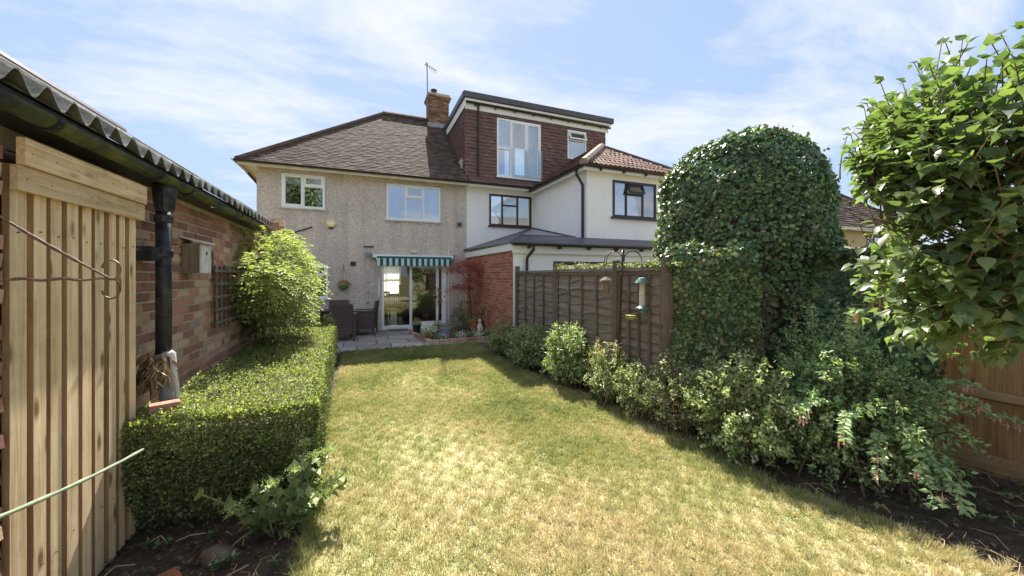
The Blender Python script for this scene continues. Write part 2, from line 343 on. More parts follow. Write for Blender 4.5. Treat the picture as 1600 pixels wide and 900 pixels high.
    def build(s, name, mats, parent=None, local=False, smooth=False, stuff=False):
        off = (0, 0, 0) if (parent is None or local) else root_loc(parent)
        o = bpy.data.objects.new(name, s.mesh(name, mats, off, smooth)); COL.objects.link(o)
        if parent: o.parent = parent
        if stuff: o['kind'] = 'stuff'
        return o
def B(*a): return MB().box(*a)
def tag(o, label=None, cat=None, group=None, kind=None):
    if label: o['label'] = label
    if cat: o['category'] = cat
    if group: o['group'] = group
    if kind: o['kind'] = kind
    return o
def thing(name, label, cat, loc=(0, 0, 0), rz=0, group=None):
    o = bpy.data.objects.new(name, None); COL.objects.link(o); o.location = loc; o.rotation_euler = (0, 0, rz); o.empty_display_size = .1
    return tag(o, label, cat, group)
def kids(o): return [c for c in o.children]
def copy_tree(o, parent=None):
    c = o.copy(); COL.objects.link(c); c.parent = parent
    for ch in kids(o): copy_tree(ch, c)
    return c
def inst(name, me, loc, parent=None, rot=None, scale=None, base=None):
    """one more object on shared mesh data"""
    o = bpy.data.objects.new(name, me); COL.objects.link(o)
    l = Vector(loc)
    if parent: o.parent = parent; l = l - root_loc(parent)
    o.location = l
    if rot is not None: o.rotation_euler = rot
    if scale is not None: o.scale = scale
    return o

# numpy mesh of many small pieces
def npmesh(name, V, F, mats, mi=None, smooth=False, off=(0, 0, 0)):
    """V (n,3), F (m,k) all faces k-sided"""
    me = bpy.data.meshes.new(name); V = np.asarray(V, np.float32) - np.asarray(off, np.float32); F = np.asarray(F, np.int32)
    me.vertices.add(len(V)); me.vertices.foreach_set('co', V.ravel())
    me.loops.add(F.size); me.loops.foreach_set('vertex_index', F.ravel())
    me.polygons.add(len(F)); me.polygons.foreach_set('loop_start', np.arange(0, F.size, F.shape[1], dtype=np.int32))
    me.polygons.foreach_set('loop_total', np.full(len(F), F.shape[1], np.int32))
    for m in (mats if isinstance(mats, (list, tuple)) else [mats]): me.materials.append(MT(m))
    if mi is not None: me.polygons.foreach_set('material_index', np.asarray(mi, np.int32))
    if smooth: me.polygons.foreach_set('use_smooth', np.ones(len(F), bool))
    me.update(calc_edges=True); return me
def unit(a): return a / np.maximum(np.linalg.norm(a, axis=-1, keepdims=True), 1e-9)
SH4 = (np.array([[0, 0, 0], [.42, .5, .16], [1, 0, 0], [.42, -.5, .16]]), np.array([[0, 3, 2], [0, 2, 1]]))
SH8 = (np.array([[0, 0, 0], [.35, 0, -.04], [.70, 0, -.10], [1.0, 0, -.26], [.28, .5, .08], [.66, .37, -.02], [.28, -.5, .08], [.66, -.37, -.02]]),
       np.array([[0, 6, 1], [0, 1, 4], [1, 6, 7], [1, 7, 2], [1, 2, 5], [1, 5, 4], [2, 7, 3], [2, 3, 5]]))
SHIVY = (np.array([[0, 0, 0], [.02, .42, .05], [.42, .26, .06], [.5, .58, 0.], [1, 0, -.12], [.5, -.58, 0.], [.42, -.26, .06], [.02, -.42, .05]]),
         np.array([[0, 6, 7], [0, 4, 6], [6, 4, 5], [0, 1, 2], [0, 2, 4], [2, 3, 4]]))
def leaves(name, P, D, U, Ls, Ws, mats, mi=None, shape=SH4, parent=None, stuff=True, smooth=False):
    P = np.asarray(P, float); n = len(P); D = unit(np.asarray(D, float)); U = np.asarray(U, float)
    U = unit(U - D * (U * D).sum(-1, keepdims=True)); S = np.cross(D, U)
    sv, sf = shape; Ls = np.broadcast_to(Ls, (n,)); Ws = np.broadcast_to(Ws, (n,))
    V = (P[:, None, :] + D[:, None, :] * (sv[None, :, 0, None] * Ls[:, None, None]) + S[:, None, :] * (sv[None, :, 1, None] * Ws[:, None, None])
         + U[:, None, :] * (sv[None, :, 2, None] * Ls[:, None, None]))
    F = sf[None] + (np.arange(n) * len(sv))[:, None, None]
    m = None if mi is None else np.repeat(np.asarray(mi), len(sf))
    off = (0, 0, 0) if parent is None else root_loc(parent)
    o = bpy.data.objects.new(name, npmesh(name, V.reshape(-1, 3), F.reshape(-1, 3), mats, m, smooth, off)); COL.objects.link(o)
    if parent: o.parent = parent
    if stuff: o['kind'] = 'stuff'
    return o
def rv(n): return unit(rng.normal(size=(n, 3)))

# ------------------------------------------------------------------ tiled planes
def tiles(o, u, v, nrm, vmax, spans, tw, th, thick=.012, over=.06, jit=.25, rnd=random):
    """overlapping courses on a plane: u along the course, v up the slope; spans(v) -> list of (u0,u1)"""
    mb = MB(); o = Vector(o); u = Vector(u).normalized(); v = Vector(v).normalized(); nrm = Vector(nrm).normalized()
    r = 0; vv = 0.
    while vv < vmax - 1e-4:
        h = min(th, vmax - vv); vm = vv + h * .5; shift = (r % 2) * tw * .5
        for (a, b) in spans(vm):
            i0 = int(math.floor((a - shift) / tw)); i1 = int(math.ceil((b - shift) / tw))
            for i in range(i0, i1):
                x0 = max(a, i * tw + shift + .002); x1 = min(b, (i + 1) * tw + shift - .002)
                if x1 - x0 < .015: continue
                l = thick * (1 + jit * (rnd.random() * 2 - 1) * 1.5); top = h + over * min(1, (vmax - vv - h) / max(over, 1e-6))
                dv = (rnd.random() - .5) * th * .05 * (r > 0)
                p = [o + u * x0 + v * (vv + dv), o + u * x1 + v * (vv + dv), o + u * x1 + v * (vv + top), o + u * x0 + v * (vv + top)]
                q = [p[0] + nrm * (l * 2.0), p[1] + nrm * (l * 2.0 + (rnd.random() - .5) * .002), p[2] + nrm * l * .35, p[3] + nrm * l * .35]
                p2 = [p[0] + nrm * l, p[1] + nrm * l, p[2], p[3]]
                mb.add(p2 + q, [(4, 5, 6, 7), (0, 1, 5, 4), (1, 2, 6, 5), (3, 0, 4, 7)])
        vv += th; r += 1
    return mb
def brick_rows(a0, a1, z0, z1, L=.225, H=.075, holes=()):
    """stretcher bond: yields (a, b, z0, z1) of each brick along a run"""
    r = 0; z = z0
    while z + H * .6 < z1:
        s = (r % 2) * L * .5; i = math.floor((a0 - s) / L) - 1
        while i * L + s < a1:
            x0 = max(a0, i * L + s + .005); x1 = min(a1, (i + 1) * L + s - .005)
            if x1 - x0 > .03 and not any(x1 > h[0] and x0 < h[1] and z + H > h[2] and z < h[3] for h in holes): yield x0, x1, z + .005, min(z + H - .005, z1)
            i += 1
        z += H; r += 1
def wall_holes(mb, x0, x1, z0, z1, ya, yb, holes, mi=0):
    xs = sorted({x0, x1, *[h[0] for h in holes], *[h[1] for h in holes]}); zs = sorted({z0, z1, *[h[2] for h in holes], *[h[3] for h in holes]})
    for i in range(len(xs) - 1):
        for j in range(len(zs) - 1):
            cx, cz = (xs[i] + xs[i + 1]) / 2, (zs[j] + zs[j + 1]) / 2
            if any(h[0] < cx < h[1] and h[2] < cz < h[3] for h in holes): continue
            mb.box(xs[i], xs[i + 1], ya, yb, zs[j], zs[j + 1], mi)
    return mb
def window(parent, x0, x1, z0, z1, y, cells, mat, glass='window_glass', sill=None, fw=.055, proj=.02, dep=.06, sashes=True):
    """casement seen from -Y; cells = list of (u0,u1,v0,v1,sash?) in 0..1"""
    W, H = x1 - x0, z1 - z0
    f = MB(); ya, yb = y - proj, y - proj + dep
    f.box(x0, x0 + fw, ya, yb, z0, z1); f.box(x1 - fw, x1, ya, yb, z0, z1)
    f.box(x0 + fw, x1 - fw, ya, yb, z0, z0 + fw); f.box(x0 + fw, x1 - fw, ya, yb, z1 - fw, z1)
    us = sorted({c[0] for c in cells if c[0] > 0}); 
    for uu in us: f.box(x0 + W * uu - fw * .4, x0 + W * uu + fw * .4, ya + .003, yb - .003, z0 + fw, z1 - fw)
    for c in cells:
        if c[2] > 0:
            a = x0 + W * c[0] + (fw if c[0] == 0 else fw * .4); b = x0 + W * c[1] - (fw if c[1] == 1 else fw * .4)
            f.box(a, b, ya + .005, yb - .005, z0 + H * c[2] - fw * .4, z0 + H * c[2] + fw * .4)
    w = f.build('window', mat, parent)
    for c in cells:
        a = x0 + W * c[0] + (fw if c[0] == 0 else fw * .4); b = x0 + W * c[1] - (fw if c[1] == 1 else fw * .4)
        lo = z0 + H * c[2] + (fw if c[2] == 0 else fw * .4); hi = z0 + H * c[3] - (fw if c[3] == 1 else fw * .4)
        if len(c) > 4 and c[4]:
            s = MB(); e = .042; yy = ya - .012; tilt = .11 if c[4] == 'open' else 0
            s.box(a - .01, a + e, yy, yy + .04, lo - .01, hi + .01); s.box(b - e, b + .01, yy, yy + .04, lo - .01, hi + .01)
            s.box(a + e, b - e, yy, yy + .04, lo - .01, lo + e); s.box(a + e, b - e, yy, yy + .04, hi - e, hi + .01)
            if tilt: s.v = [(x, yv - tilt * (hi + .01 - z) / (hi - lo) * 1.0, z) for x, yv, z in s.v]
            s.build('sash', mat, w)
            g = MB(); yy += .02
            g.add([(a + e, yy - tilt, lo + e), (b - e, yy - tilt, lo + e), (b - e, yy, hi - e), (a + e, yy, hi - e)], [(0, 1, 2, 3)])
            g.build('pane', glass, w)
        else:
            B(a, b, ya + .025, ya + .031, lo, hi).build('pane', glass, w)
    if sill: B(x0 - sill[0], x1 + sill[0], y - sill[1], y + .02, z0 - sill[2], z0 - .002).build('sill', sill[3], w)
    return w
def drape(x0, x1, z0, z1, y, amp=.03, per=.11, taper=0):
    """hanging folded cloth"""
    n = max(6, int((x1 - x0) / per * 8)); vs = []; fs = []
    for j, z in enumerate((z0, z1)):
        for i in range(n + 1):
            t = i / n; x = x0 + (x1 - x0) * t * (1 - taper * (1 - j)); vs.append((x, y + amp * sin(2 * pi * (x - x0) / per), z))
    for i in range(n): fs.append((i, i + 1, n + 2 + i, n + 1 + i))
    return MB().add(vs, fs)

# ================================================================== GROUND
HY = 11.85                                                                   # rear wall of the houses
g = MB(); g.add([(-400, -400, -.03), (400, -400, -.03), (400, 400, -.03), (-400, 400, -.03)], [(0, 1, 2, 3)])
tag(g.build('ground', 'far_ground'), kind='structure')
LAWN_R = [(-6, 3.4), (.4, 3.55), (1.2, 3.3), (2.0, 3.05), (2.7, 3.10), (3.5, 3.12), (4.26, 2.93), (5.15, 2.72), (6.4, 2.6), (7.6, 2.55), (8.95, 2.6)]
def lawn_right(y):
    return float(np.interp(y, [a for a, b in LAWN_R], [b for a, b in LAWN_R]))
ys = np.linspace(-6, 8.85, 140); xs_n = 30
V = []; F = []
for j, y in enumerate(ys):
    x0, x1 = -.37 + .02 * sin(y * 3.1) + .015 * sin(y * 7.7), lawn_right(y) + .03 * sin(y * 5) + .02 * sin(y * 13)
    for i in range(xs_n + 1):
        x = x0 + (x1 - x0) * i / xs_n
        edge = min((x - x0), (x1 - x)); z = .025 * min(1, edge / .05) + .012 * sin(x * 2.1 + y) * sin(y * 1.3) * min(1, edge)
        V.append((x, y, z))
for j in range(len(ys) - 1):
    for i in range(xs_n): a = j * (xs_n + 1) + i; F.append((a, a + 1, a + xs_n + 2, a + xs_n + 1))
lawn = bpy.data.objects.new('lawn', npmesh('lawn', V, F, 'turf', smooth=True)); COL.objects.link(lawn); tag(lawn, kind='structure')
# soil under hedge and borders
def patch(name, poly, z, mat, res=.12, amp=.03):
    x0, x1, y0, y1 = poly; nx, ny = int((x1 - x0) / res), int((y1 - y0) / res)
    X, Y = np.meshgrid(np.linspace(x0, x1, nx + 1), np.linspace(y0, y1, ny + 1)); Z = z + amp * rng.random(X.shape)
    V = np.stack([X, Y, Z], -1).reshape(-1, 3); i = np.arange(nx * ny); a = (i // nx) * (nx + 1) + i % nx
    o = bpy.data.objects.new(name, npmesh(name, V, np.stack([a, a + 1, a + nx + 2, a + nx + 1], -1), mat, smooth=True)); COL.objects.link(o); return tag(o, kind='structure')
patch('garden_bed', (-1.5, -.30, -2, 8.7), -.025, 'soil', .06, .035)
patch('border_soil', (2.3, 5.1, -2, 9.2), -.028, 'soil', .07, .035)
# grass blades
def grass(n):
    Y = .7 + (8.85 - .7) * rng.random(n * 3) ** 1.35; X = -.36 + 4.1 * rng.random(n * 3)
    R_ = np.interp(Y, [a for a, b in LAWN_R], [b for a, b in LAWN_R]) + .03 * np.sin(Y * 5)
    t = .3756 * X + .9268 * Y; r = .9268 * X - .3756 * Y
    keep = (X < R_ + .02) & (np.abs(r / t) < 1.5) & (t > 1.7); X, Y = X[keep][:n], Y[keep][:n]; n = len(X)
    t = .3756 * X + .9268 * Y
    tuft = np.sin(X * 31 + np.sin(Y * 23)) * np.sin(Y * 29 + np.sin(X * 17))
    h = (.017 + .018 * rng.random(n) + .014 * tuft) * (1 + .08 * t); w = .0017 * (1 + .25 * t)
    an = rng.random(n) * 2 * pi; ln = rng.normal(size=(n, 2)) * .017
    Z = .02 * np.ones(n)
    b = np.stack([X, Y, Z], -1); s = np.stack([np.cos(an) * w, np.sin(an) * w, 0 * w], -1); tip = b + np.stack([ln[:, 0], ln[:, 1], h], -1)
    V = np.stack([b - s, b + s, tip], 1).reshape(-1, 3)
    o = bpy.data.objects.new('grass', npmesh('grass', V, np.arange(n * 3).reshape(-1, 3), 'grass_blade')); COL.objects.link(o)
    return tag(o, 'short dry mown grass, straw and green, over the whole lawn', 'grass', kind='stuff')
grass(420000)
n = 260; Y = 1.2 + 7.2 * rng.random(n) ** 1.3; X = -.3 + 3.2 * rng.random(n); kp = X < np.interp(Y, [a for a, b in LAWN_R], [b for a, b in LAWN_R]); X, Y = X[kp], Y[kp]; n = len(X)
FALLEN = (X, Y)
# long dry tufts along the lawn edges
def tufts(n):
    side = rng.random(n) < .35; Y = .9 + 7.6 * rng.random(n) ** 1.4
    X = np.where(side, -.36 + rng.normal(size=n) * .012, np.interp(Y, [a for a, b in LAWN_R], [b for a, b in LAWN_R]) + rng.normal(size=n) * .05)
    clump = np.sin(Y * 9) * np.sin(Y * 23 + 1) > -.2; X, Y = X[clump], Y[clump]; n = len(X)
    an = rng.random(n) * 2 * pi; h = .03 + .045 * rng.random(n); w = .0022; l = rng.normal(size=(n, 2)) * .03
    b = np.stack([X, Y, np.full(n, .01)], -1); s = np.stack([np.cos(an) * w, np.sin(an) * w, 0 * an], -1); tip = b + np.stack([l[:, 0], l[:, 1], h], -1)
    o = bpy.data.objects.new('edge_grass', npmesh('edge_grass', np.stack([b - s, b + s, tip], 1).reshape(-1, 3), np.arange(n * 3).reshape(-1, 3), 'grass_blade')); COL.objects.link(o)
    return tag(o, 'longer uncut grass along the lawn edges', 'grass', kind='stuff')
tufts(16000)
# leaf litter
def litter(n, x0, x1, y0, y1, name, label, s=(.02, .05)):
    X = x0 + (x1 - x0) * rng.random(n); Y = y0 + (y1 - y0) * rng.random(n); P = np.stack([X, Y, np.full(n, .015) + .02 * rng.random(n)], -1)
    D = rv(n); D[:, 2] *= .25; U = np.tile([0, 0, 1.], (n, 1)) + rv(n) * .35; L = s[0] + (s[1] - s[0]) * rng.random(n)
    return tag(leaves(name, P, D, U, L, L * .6, ['lf_litter'], shape=SH4), label, 'leaf litter')
litter(3200, 2.95, 5.0, -.4, 3.4, 'leaf_litter', 'dead leaves and twigs scattered over the dark soil by the orange fence')
litter(1500, -1.4, -.38, 1.3, 3.4, 'dead_leaves', 'brown dead leaves on the soil in front of the box hedge', (.015, .04))
litter(900, -.46, -.35, 3.0, 8.4, 'bark_chips', 'brown chips in the narrow soil strip between hedge and lawn', (.01, .03))

X, Y = FALLEN; n = len(X); tag(leaves('fallen_leaves', np.stack([X, Y, np.full(n, .035)], -1), rv(n) * [1, 1, .2], rv(n) * .4 + [0, 0, 1.], .018 + .022 * rng.random(n), .014, ['lf_litter']), 'few small brown leaves fallen on the dry lawn', 'leaves')
# clover and broad-leaved weeds in the turf
cx, cy = -.2 + 3.0 * rng.random(42), 1.4 + 6.6 * rng.random(42); kp = cx < np.interp(cy, [a for a, b in LAWN_R], [b for a, b in LAWN_R]) - .1; cx, cy = cx[kp], cy[kp]; PP = []
for a, b in zip(cx, cy):
    k_ = rng.integers(20, 90); r_ = .03 + .09 * rng.random(); q = rng.normal(size=(k_, 2)) * r_; PP.append(np.stack([a + q[:, 0], b + q[:, 1], .028 + .012 * rng.random(k_)], -1))
P = np.concatenate(PP); n = len(P); tag(leaves('clover', P, rv(n) * [1, 1, .3], rv(n) * .35 + [0, 0, 1.], .014, .012, ['lf_mid']), 'small patches of green clover and weeds in the lawn', 'clover')
# twigs on the bare soil
tw = MB()
for i in range(150):
    if i % 3: x, y = random.uniform(3.2, 4.9), random.uniform(.2, 2.0)
    else: x, y = random.uniform(-1.3, -.45), random.uniform(1.8, 3.0)
    a = random.random() * 6.3; l = random.uniform(.05, .22); tw.tube([(x, y, .03), (x + cos(a) * l * .5, y + sin(a) * l * .5, .05 + random.random() * .02), (x + cos(a + .3) * l, y + sin(a + .3) * l, .03)], random.uniform(.0015, .004), 4)
tag(tw.build('twigs', 'straw'), 'thin dry twigs and stalks lying on the bare soil', 'twigs', kind='stuff')
PP = []; DD = []
for i in range(46):
    x, y = (random.uniform(3.3, 4.9), random.uniform(.6, 1.9)) if i % 2 else (random.uniform(-1.3, -.42), random.uniform(2.0, 3.0))
    for q in range(random.randint(6, 16)): a = random.random() * 6.3; PP.append((x, y, .03)); DD.append((cos(a), sin(a), .25 + .6 * random.random()))
tag(leaves('weeds', np.array(PP) + rv(len(PP)) * .015, DD, rv(len(PP)) * .4 + [0, 0, 1.], .045, .02, ['lf_mid', 'lf_ivy'], rng.random(len(PP)) < .4), 'little green weeds sprouting from the dark soil', 'weeds')

# patio
patio = B(-1.6, 3.15, 8.78, HY, -.02, .012).build('patio', 'joint_sand'); tag(patio, kind='structure')
slab_me = {}
def slab(x0, x1, y0, y1):
    w, d = round(x1 - x0, 2), round(y1 - y0, 2)
    if (w, d) not in slab_me:
        mb = MB(); e = .008
        mb.add([(-w / 2, -d / 2, 0), (w / 2, -d / 2, 0), (w / 2, d / 2, 0), (-w / 2, d / 2, 0), (-w / 2 + e, -d / 2 + e, .038), (w / 2 - e, -d / 2 + e, .038), (w / 2 - e, d / 2 - e, .038), (-w / 2 + e, d / 2 - e, .038)],
               [(4, 5, 6, 7), (0, 1, 5, 4), (1, 2, 6, 5), (2, 3, 7, 6), (3, 0, 4, 7)]); slab_me[(w, d)] = mb.mesh('slab', 'paving')
    inst('slab', slab_me[(w, d)], ((x0 + x1) / 2, (y0 + y1) / 2, .008 + random.random() * .006), patio, (R(random.uniform(-.3, .3)), R(random.uniform(-.3, .3)), 0))
yy = 8.80; row = 0
while yy < HY - .2:
    d = min(.6, HY - .01 - yy); x = -1.6 + (row % 2) * -.3; w = .75
    while x < 2.9:
        a, b_ = max(x, -1.6), min(x + w, 3.1)
        if b_ - a > .1: slab(a + .006, b_ - .006, yy + .006, yy + d - .006)
        x += w
    yy += .61; row += 1

# ================================================================== PEBBLEDASHED HOUSE
HX0, HX1 = -2.62, 3.19; EZ = 4.70; SL = .876
house = thing('house', 'pebbledashed two-storey house with brown tiled hip roof and striped awning', 'house', (HX0, HY, 0))
W1 = (-2.04, -.97, 3.58, 4.52); W2 = (.70, 2.33, 3.39, 4.48); W3 = (-1.95, -.89, 1.05, 2.0); DR = (.57, 2.52, .10, 2.08)
wall = MB(); wall_holes(wall, HX0, HX1, -.02, EZ + .05, HY, HY + .25, [W1, W2, W3, DR])
wall.build('wall', 'pebbledash', house)
FY = 18.6; FW = (.45, 1.75, .75, 2.12)
wl = MB(); wl.box(HX0, HX0 + .25, HY + .25, FY, -.02, EZ + .05); wl.box(HX1 - .1, HX1 + .1, HY + .26, FY, -.02, EZ + .9)
wall_holes(wl, HX0, HX1 - .11, -.02, EZ + .05, FY, FY + .25, [FW]); wl.build('outer_wall', 'pebbledash', house)
inn = MB(); RX0, RX1 = .2, 3.05
inn.box(RX0 - .1, RX0, HY + .26, FY - .01, .0, 2.4); inn.box(RX1, RX1 + .03, HY + .26, FY - .01, .0, 2.4); inn.box(RX0 - .1, RX1 + .03, HY + .26, FY - .01, 2.4, 2.5)
inn.build('interior_wall', 'room_wall', house)
B(RX0, RX1, HY + .1, FY - .01, .02, .1).build('interior_floor', 'room_floor', house)
B(HX0 + .26, RX0 - .11, HY + .26, FY - .02, 2.4, 2.5).build('ceiling', 'room_wall', house)
# roof
OV = .35; ex0, ex1, ey = HX0 - OV, HX1 - .02, HY - OV
APX = (.76, 15.2); RZ = EZ + SL * (APX[1] - ey)
nl = Vector((0, -SL, 1)).normalized(); vdir = Vector((0, 1, SL)).normalized(); slope_len = math.hypot(APX[1] - ey, RZ - EZ)
def house_span(v):
    t = v / slope_len
    return [(0 + (APX[0] - ex0) * t, ex1 - ex0)]
rf = MB(); rf.add([(ex0, ey, EZ), (ex1, ey, EZ), (ex1, APX[1], RZ), (APX[0], APX[1], RZ)], [(0, 1, 2, 3)])
rf.add([(ex0, ey, EZ), (APX[0], APX[1], RZ), (ex0, 2 * APX[1] - ey, EZ)], [(0, 1, 2)])
rf.add([(ex0, 2 * APX[1] - ey, EZ), (APX[0], APX[1], RZ), (ex1, APX[1], RZ), (ex1, 2 * APX[1] - ey, EZ)], [(0, 1, 2, 3)])
roof = rf.build('roof', 'roof_tile', house)
tiles((ex0, ey - .03, EZ - .02), (1, 0, 0), vdir, nl, slope_len, house_span, .165, .10, .009, jit=.12).build('roof_tiles', 'roof_tile', roof, stuff=True)
def ridge_run(p0, p1, parent, mat, r=.10, step=.32, name='ridge_tile', lift=.0):
    p0 = Vector(p0); p1 = Vector(p1); d = p1 - p0; n = max(1, int(d.length / step)); dn = d.normalized(); side = dn.cross(Vector((0, 0, 1))).normalized(); up = side.cross(dn)
    for i in range(n):
        a = p0 + d * (i / n); b = p0 + d * ((i + 1) / n + .02); mb = MB(); vs = []
        for p, rr in ((a, r * 1.05), (b, r)):
            for k in range(6): t = -.6 + (pi + 1.2) * k / 5; vs.append(p + side * cos(t) * rr + up * (sin(t) * rr * .8 + lift - .03))
        fs = [(k, k + 1, 7 + k, 6 + k) for k in range(5)] + [(0, 1, 2, 3, 4, 5)]
        mb.add(vs, fs).build(name, mat, parent)
ridge_run((ex0, ey, EZ + .02), (*APX, RZ + .03), roof, 'ridge_tile', .12, .24, 'hip_tile', -.01)
ridge_run((*APX, RZ + .02), (ex1 + .1, APX[1], RZ + .02), roof, 'ridge_tile', .13, .32, 'ridge_tile', .02)
so = MB(); so.box(ex0 + .03, HX1, ey + .03, HY - .001, EZ - .06, EZ - .04); so.box(ex0 + .02, HX0 - .001, HY, FY, EZ - .06, EZ - .04); so.build('soffit', 'cream_wood', house)
B(ex0, HX1, ey, ey + .022, EZ - .14, EZ - .01).build('fascia', 'cream_wood', house)
B(ex0 + .0, ex0 + .02, ey + .025, FY, EZ - .14, EZ - .01).build('side_fascia', 'cream_wood', house)
g = MB().gutter((ex0 - .06, ey - .055, EZ - .02), (HX1, ey - .055, EZ - .02), .055); g.build('gutter', 'dark_gutter', house)
MB().gutter((ex0 - .055, ey - .1, EZ - .02), (ex0 - .055, FY, EZ - .02), .055).build('side_gutter', 'dark_gutter', house)
MB().tube([(ex0 - .03, HY + .6, EZ - .08), (HX0 - .08, HY + .7, EZ - .45), (HX0 - .06, HY + .7, EZ - .6), (HX0 - .06, HY + .7, .1)], .035).build('downpipe', 'dark_gutter', house)
# windows
w = window(house, *W1, HY, [(0, .5, 0, 1, 1), (.5, 1, 0, .66), (.5, 1, .66, 1, 1)], 'upvc', 'window_glass', (.06, .06, .04, 'stone_white'))
B(W1[0] + .07, W1[1] - .07, HY + .12, HY + .125, 4.25, 4.45).build('blind', 'blind', w)
w = window(house, *W2, HY, [(0, .34, 0, 1), (.34, .67, 0, .66), (.34, .67, .66, 1, 1), (.67, 1, 0, 1)], 'upvc', 'blue_glass', (.06, .06, .04, 'stone_white'))
drape(W2[0] + .05, W2[0] + .42, W2[2] + .04, W2[3] - .05, HY + .16, taper=.35).build('curtain', 'curtain_white', w)
c_ = drape(-(W2[1] - .05), -(W2[1] - .42), W2[2] + .04, W2[3] - .05, HY + .16, taper=.35); c_.v = [(-x, y, z) for x, y, z in c_.v]; c_.build('curtain', 'curtain_white', w)
B(W2[0] + .45, W2[1] - .45, HY + .21, HY + .215, W2[3] - .38, W2[3] - .05).build('net', 'curtain_white', w)
window(house, *W3, HY, [(0, .55, 0, 1), (.55, 1, 0, .68), (.55, 1, .68, 1, 1)], 'upvc', 'window_glass', (.05, .07, .05, 'upvc'))
# patio door
dw = MB(); x0, x1, z0, z1 = DR; ya, yb = HY - .01, HY + .09
dw.box(x0, x0 + .06, ya, yb, z0, z1); dw.box(x1 - .06, x1, ya, yb, z0, z1); dw.box(x0 + .06, x1 - .06, ya, yb, z1 - .07, z1); dw.box(x0 + .06, x1 - .06, ya, yb, z0, z0 + .06)
dw.box(x0 - .01, x1 + .01, HY - .06, HY - .012, z0 - .05, z0 - .01)
pd = dw.build('patio_door', 'upvc', house)
xm = 1.42
def leaf(a, b, y, nm, glass):
    m = MB(); e = .075; m.box(a, a + e, y, y + .045, z0 + .06, z1 - .07); m.box(b - e, b, y, y + .045, z0 + .06, z1 - .07)
    m.box(a + e, b - e, y, y + .045, z0 + .06, z0 + .06 + e * 1.2); m.box(a + e, b - e, y, y + .045, z1 - .07 - e, z1 - .07)
    m.build(nm, 'upvc', pd); B(a + e, b - e, y + .018, y + .026, z0 + .06 + e * 1.2, z1 - .07 - e).build('pane', glass, pd)
leaf(xm - .04, x1 - .25, HY + .0, 'sliding_leaf', 'window_glass'); leaf(x1 - .30, x1 - .06, HY + .052, 'fixed_leaf', 'clear_glass')
B(xm - .035, xm - .005, HY - .035, HY - .002, 1.0, 1.22).build('handle', 'upvc', pd)
B(x0 + .07, xm - .05, HY + .06, HY + .066, z0 + .07, z1 - .08).build('pane', 'clear_glass', pd)
# front window of the through room, net curtain and drape
fw = MB(); fx0, fx1, fz0, fz1 = FW
for a in (fx0, (fx0 + fx1) / 2 - .025, fx1 - .05): fw.box(a, a + .05, FY + .1, FY + .16, fz0, fz1)
for a in (fz0, fz0 + .9, fz1 - .05): fw.box(fx0 + .051, fx1 - .051, FY + .105, FY + .155, a, a + .05)
fwo = fw.build('front_window', 'upvc', house)
drape(fx0 - .02, fx1, fz0 - .02, fz1 + .02, FY - .06, .02, .12).build('net_curtain', 'net_curtain', fwo)
drape(fx1 - .02, fx1 + .38, .15, fz1 + .1, FY - .2, .03, .1).build('drape', 'drape', fwo)
# small things on the wall that belong to it
B(-.30, -.16, HY - .02, HY + .01, 1.97, 2.10).build('air_vent', 'black_plastic', house)
v = MB(); v.box(2.86, 3.03, HY - .03, HY + .01, 3.27, 3.43); v.build('flue_plate', 'grey_plastic', house); MB().tube([(2.95, HY - .09, 3.35), (2.95, HY - .02, 3.35)], .045, 12).build('flue', 'black_plastic', house)
B(.05, .34, HY - .05, HY - .002, 2.535, 2.565).build('wall_bracket', 'iron_dark', house)
MB().tube([(-1.96, HY - .03, 2.80), (-1.29, HY - .03, 3.06)], .018).build('overflow_pipe', 'black_plastic', house)
MB().tube([(2.60, HY - .02, .1), (2.60, HY - .02, 2.65)], .012, 6).build('cable', 'upvc', house)
B(.47, .50, HY - .03, HY - .002, 1.05, 1.62).build('grab_rail', 'upvc', house)
for zz in (1.49, 1.19, .88): MB().tube([(.18, HY - .03, zz), (.18, HY - .001, zz)], .022, 8).build('pipe_stub', 'black_plastic', house)
tag(MB().tube([(1.42, HY - .10, 2.42), (1.58, HY - .10, 2.42)], .045, 10).box(1.45, 1.55, HY - .1, HY - .002, 2.385, 2.455).build('wall_lamp', 'lamp_glass'), 'small unlit cream bulkhead lamp on the wall above the awning', 'lamp')
# chimney
CH = (2.47, 3.27, 14.85, 15.5, 7.3, 8.92)
chim = MB(); chim.box(CH[0] + .01, CH[1] - .01, CH[2] + .01, CH[3] - .01, CH[4], CH[5]); 
ch = chim.build('chimney', 'mortar_dark', house)
bk = MB()
for a, b_, za, zb in brick_rows(CH[0], CH[1], CH[4], CH[5]): bk.box(a, b_, CH[2] - .004, CH[2] + .05, za, zb)
for a, b_, za, zb in brick_rows(CH[2] + .055, CH[3], CH[4], CH[5]): bk.box(CH[0] - .004, CH[0] + .05, a, b_, za, zb); bk.box(CH[1] - .05, CH[1] + .004, a, b_, za, zb)
for q, (gx, zz) in enumerate(((.05, 8.70), (.08, 8.775))):
    for a, b_, za, zb in brick_rows(CH[0] - gx, CH[1] + gx, zz, zz + .08): bk.box(a, b_, CH[2] - gx, CH[3] + gx, za, zb)
bk.build('chimney_bricks', 'chimney_brick', ch, stuff=True)
B(CH[0] - .04, CH[1] + .04, CH[2] - .04, CH[3] + .04, 8.86, 8.95).build('capping', 'mortar', ch)
MB().lathe((2.72, 15.15, 8.95), [(.13, 0), (.11, .06), (.10, .2), (.13, .22), (.13, .26), (.05, .28)], 14).build('chimney_pot', 'iron_dark', ch)
B(CH[0] - .06, CH[1] + .06, CH[2] - .12, CH[2] - .01, 7.42, 7.72).build('flashing', 'lead_grey', ch)
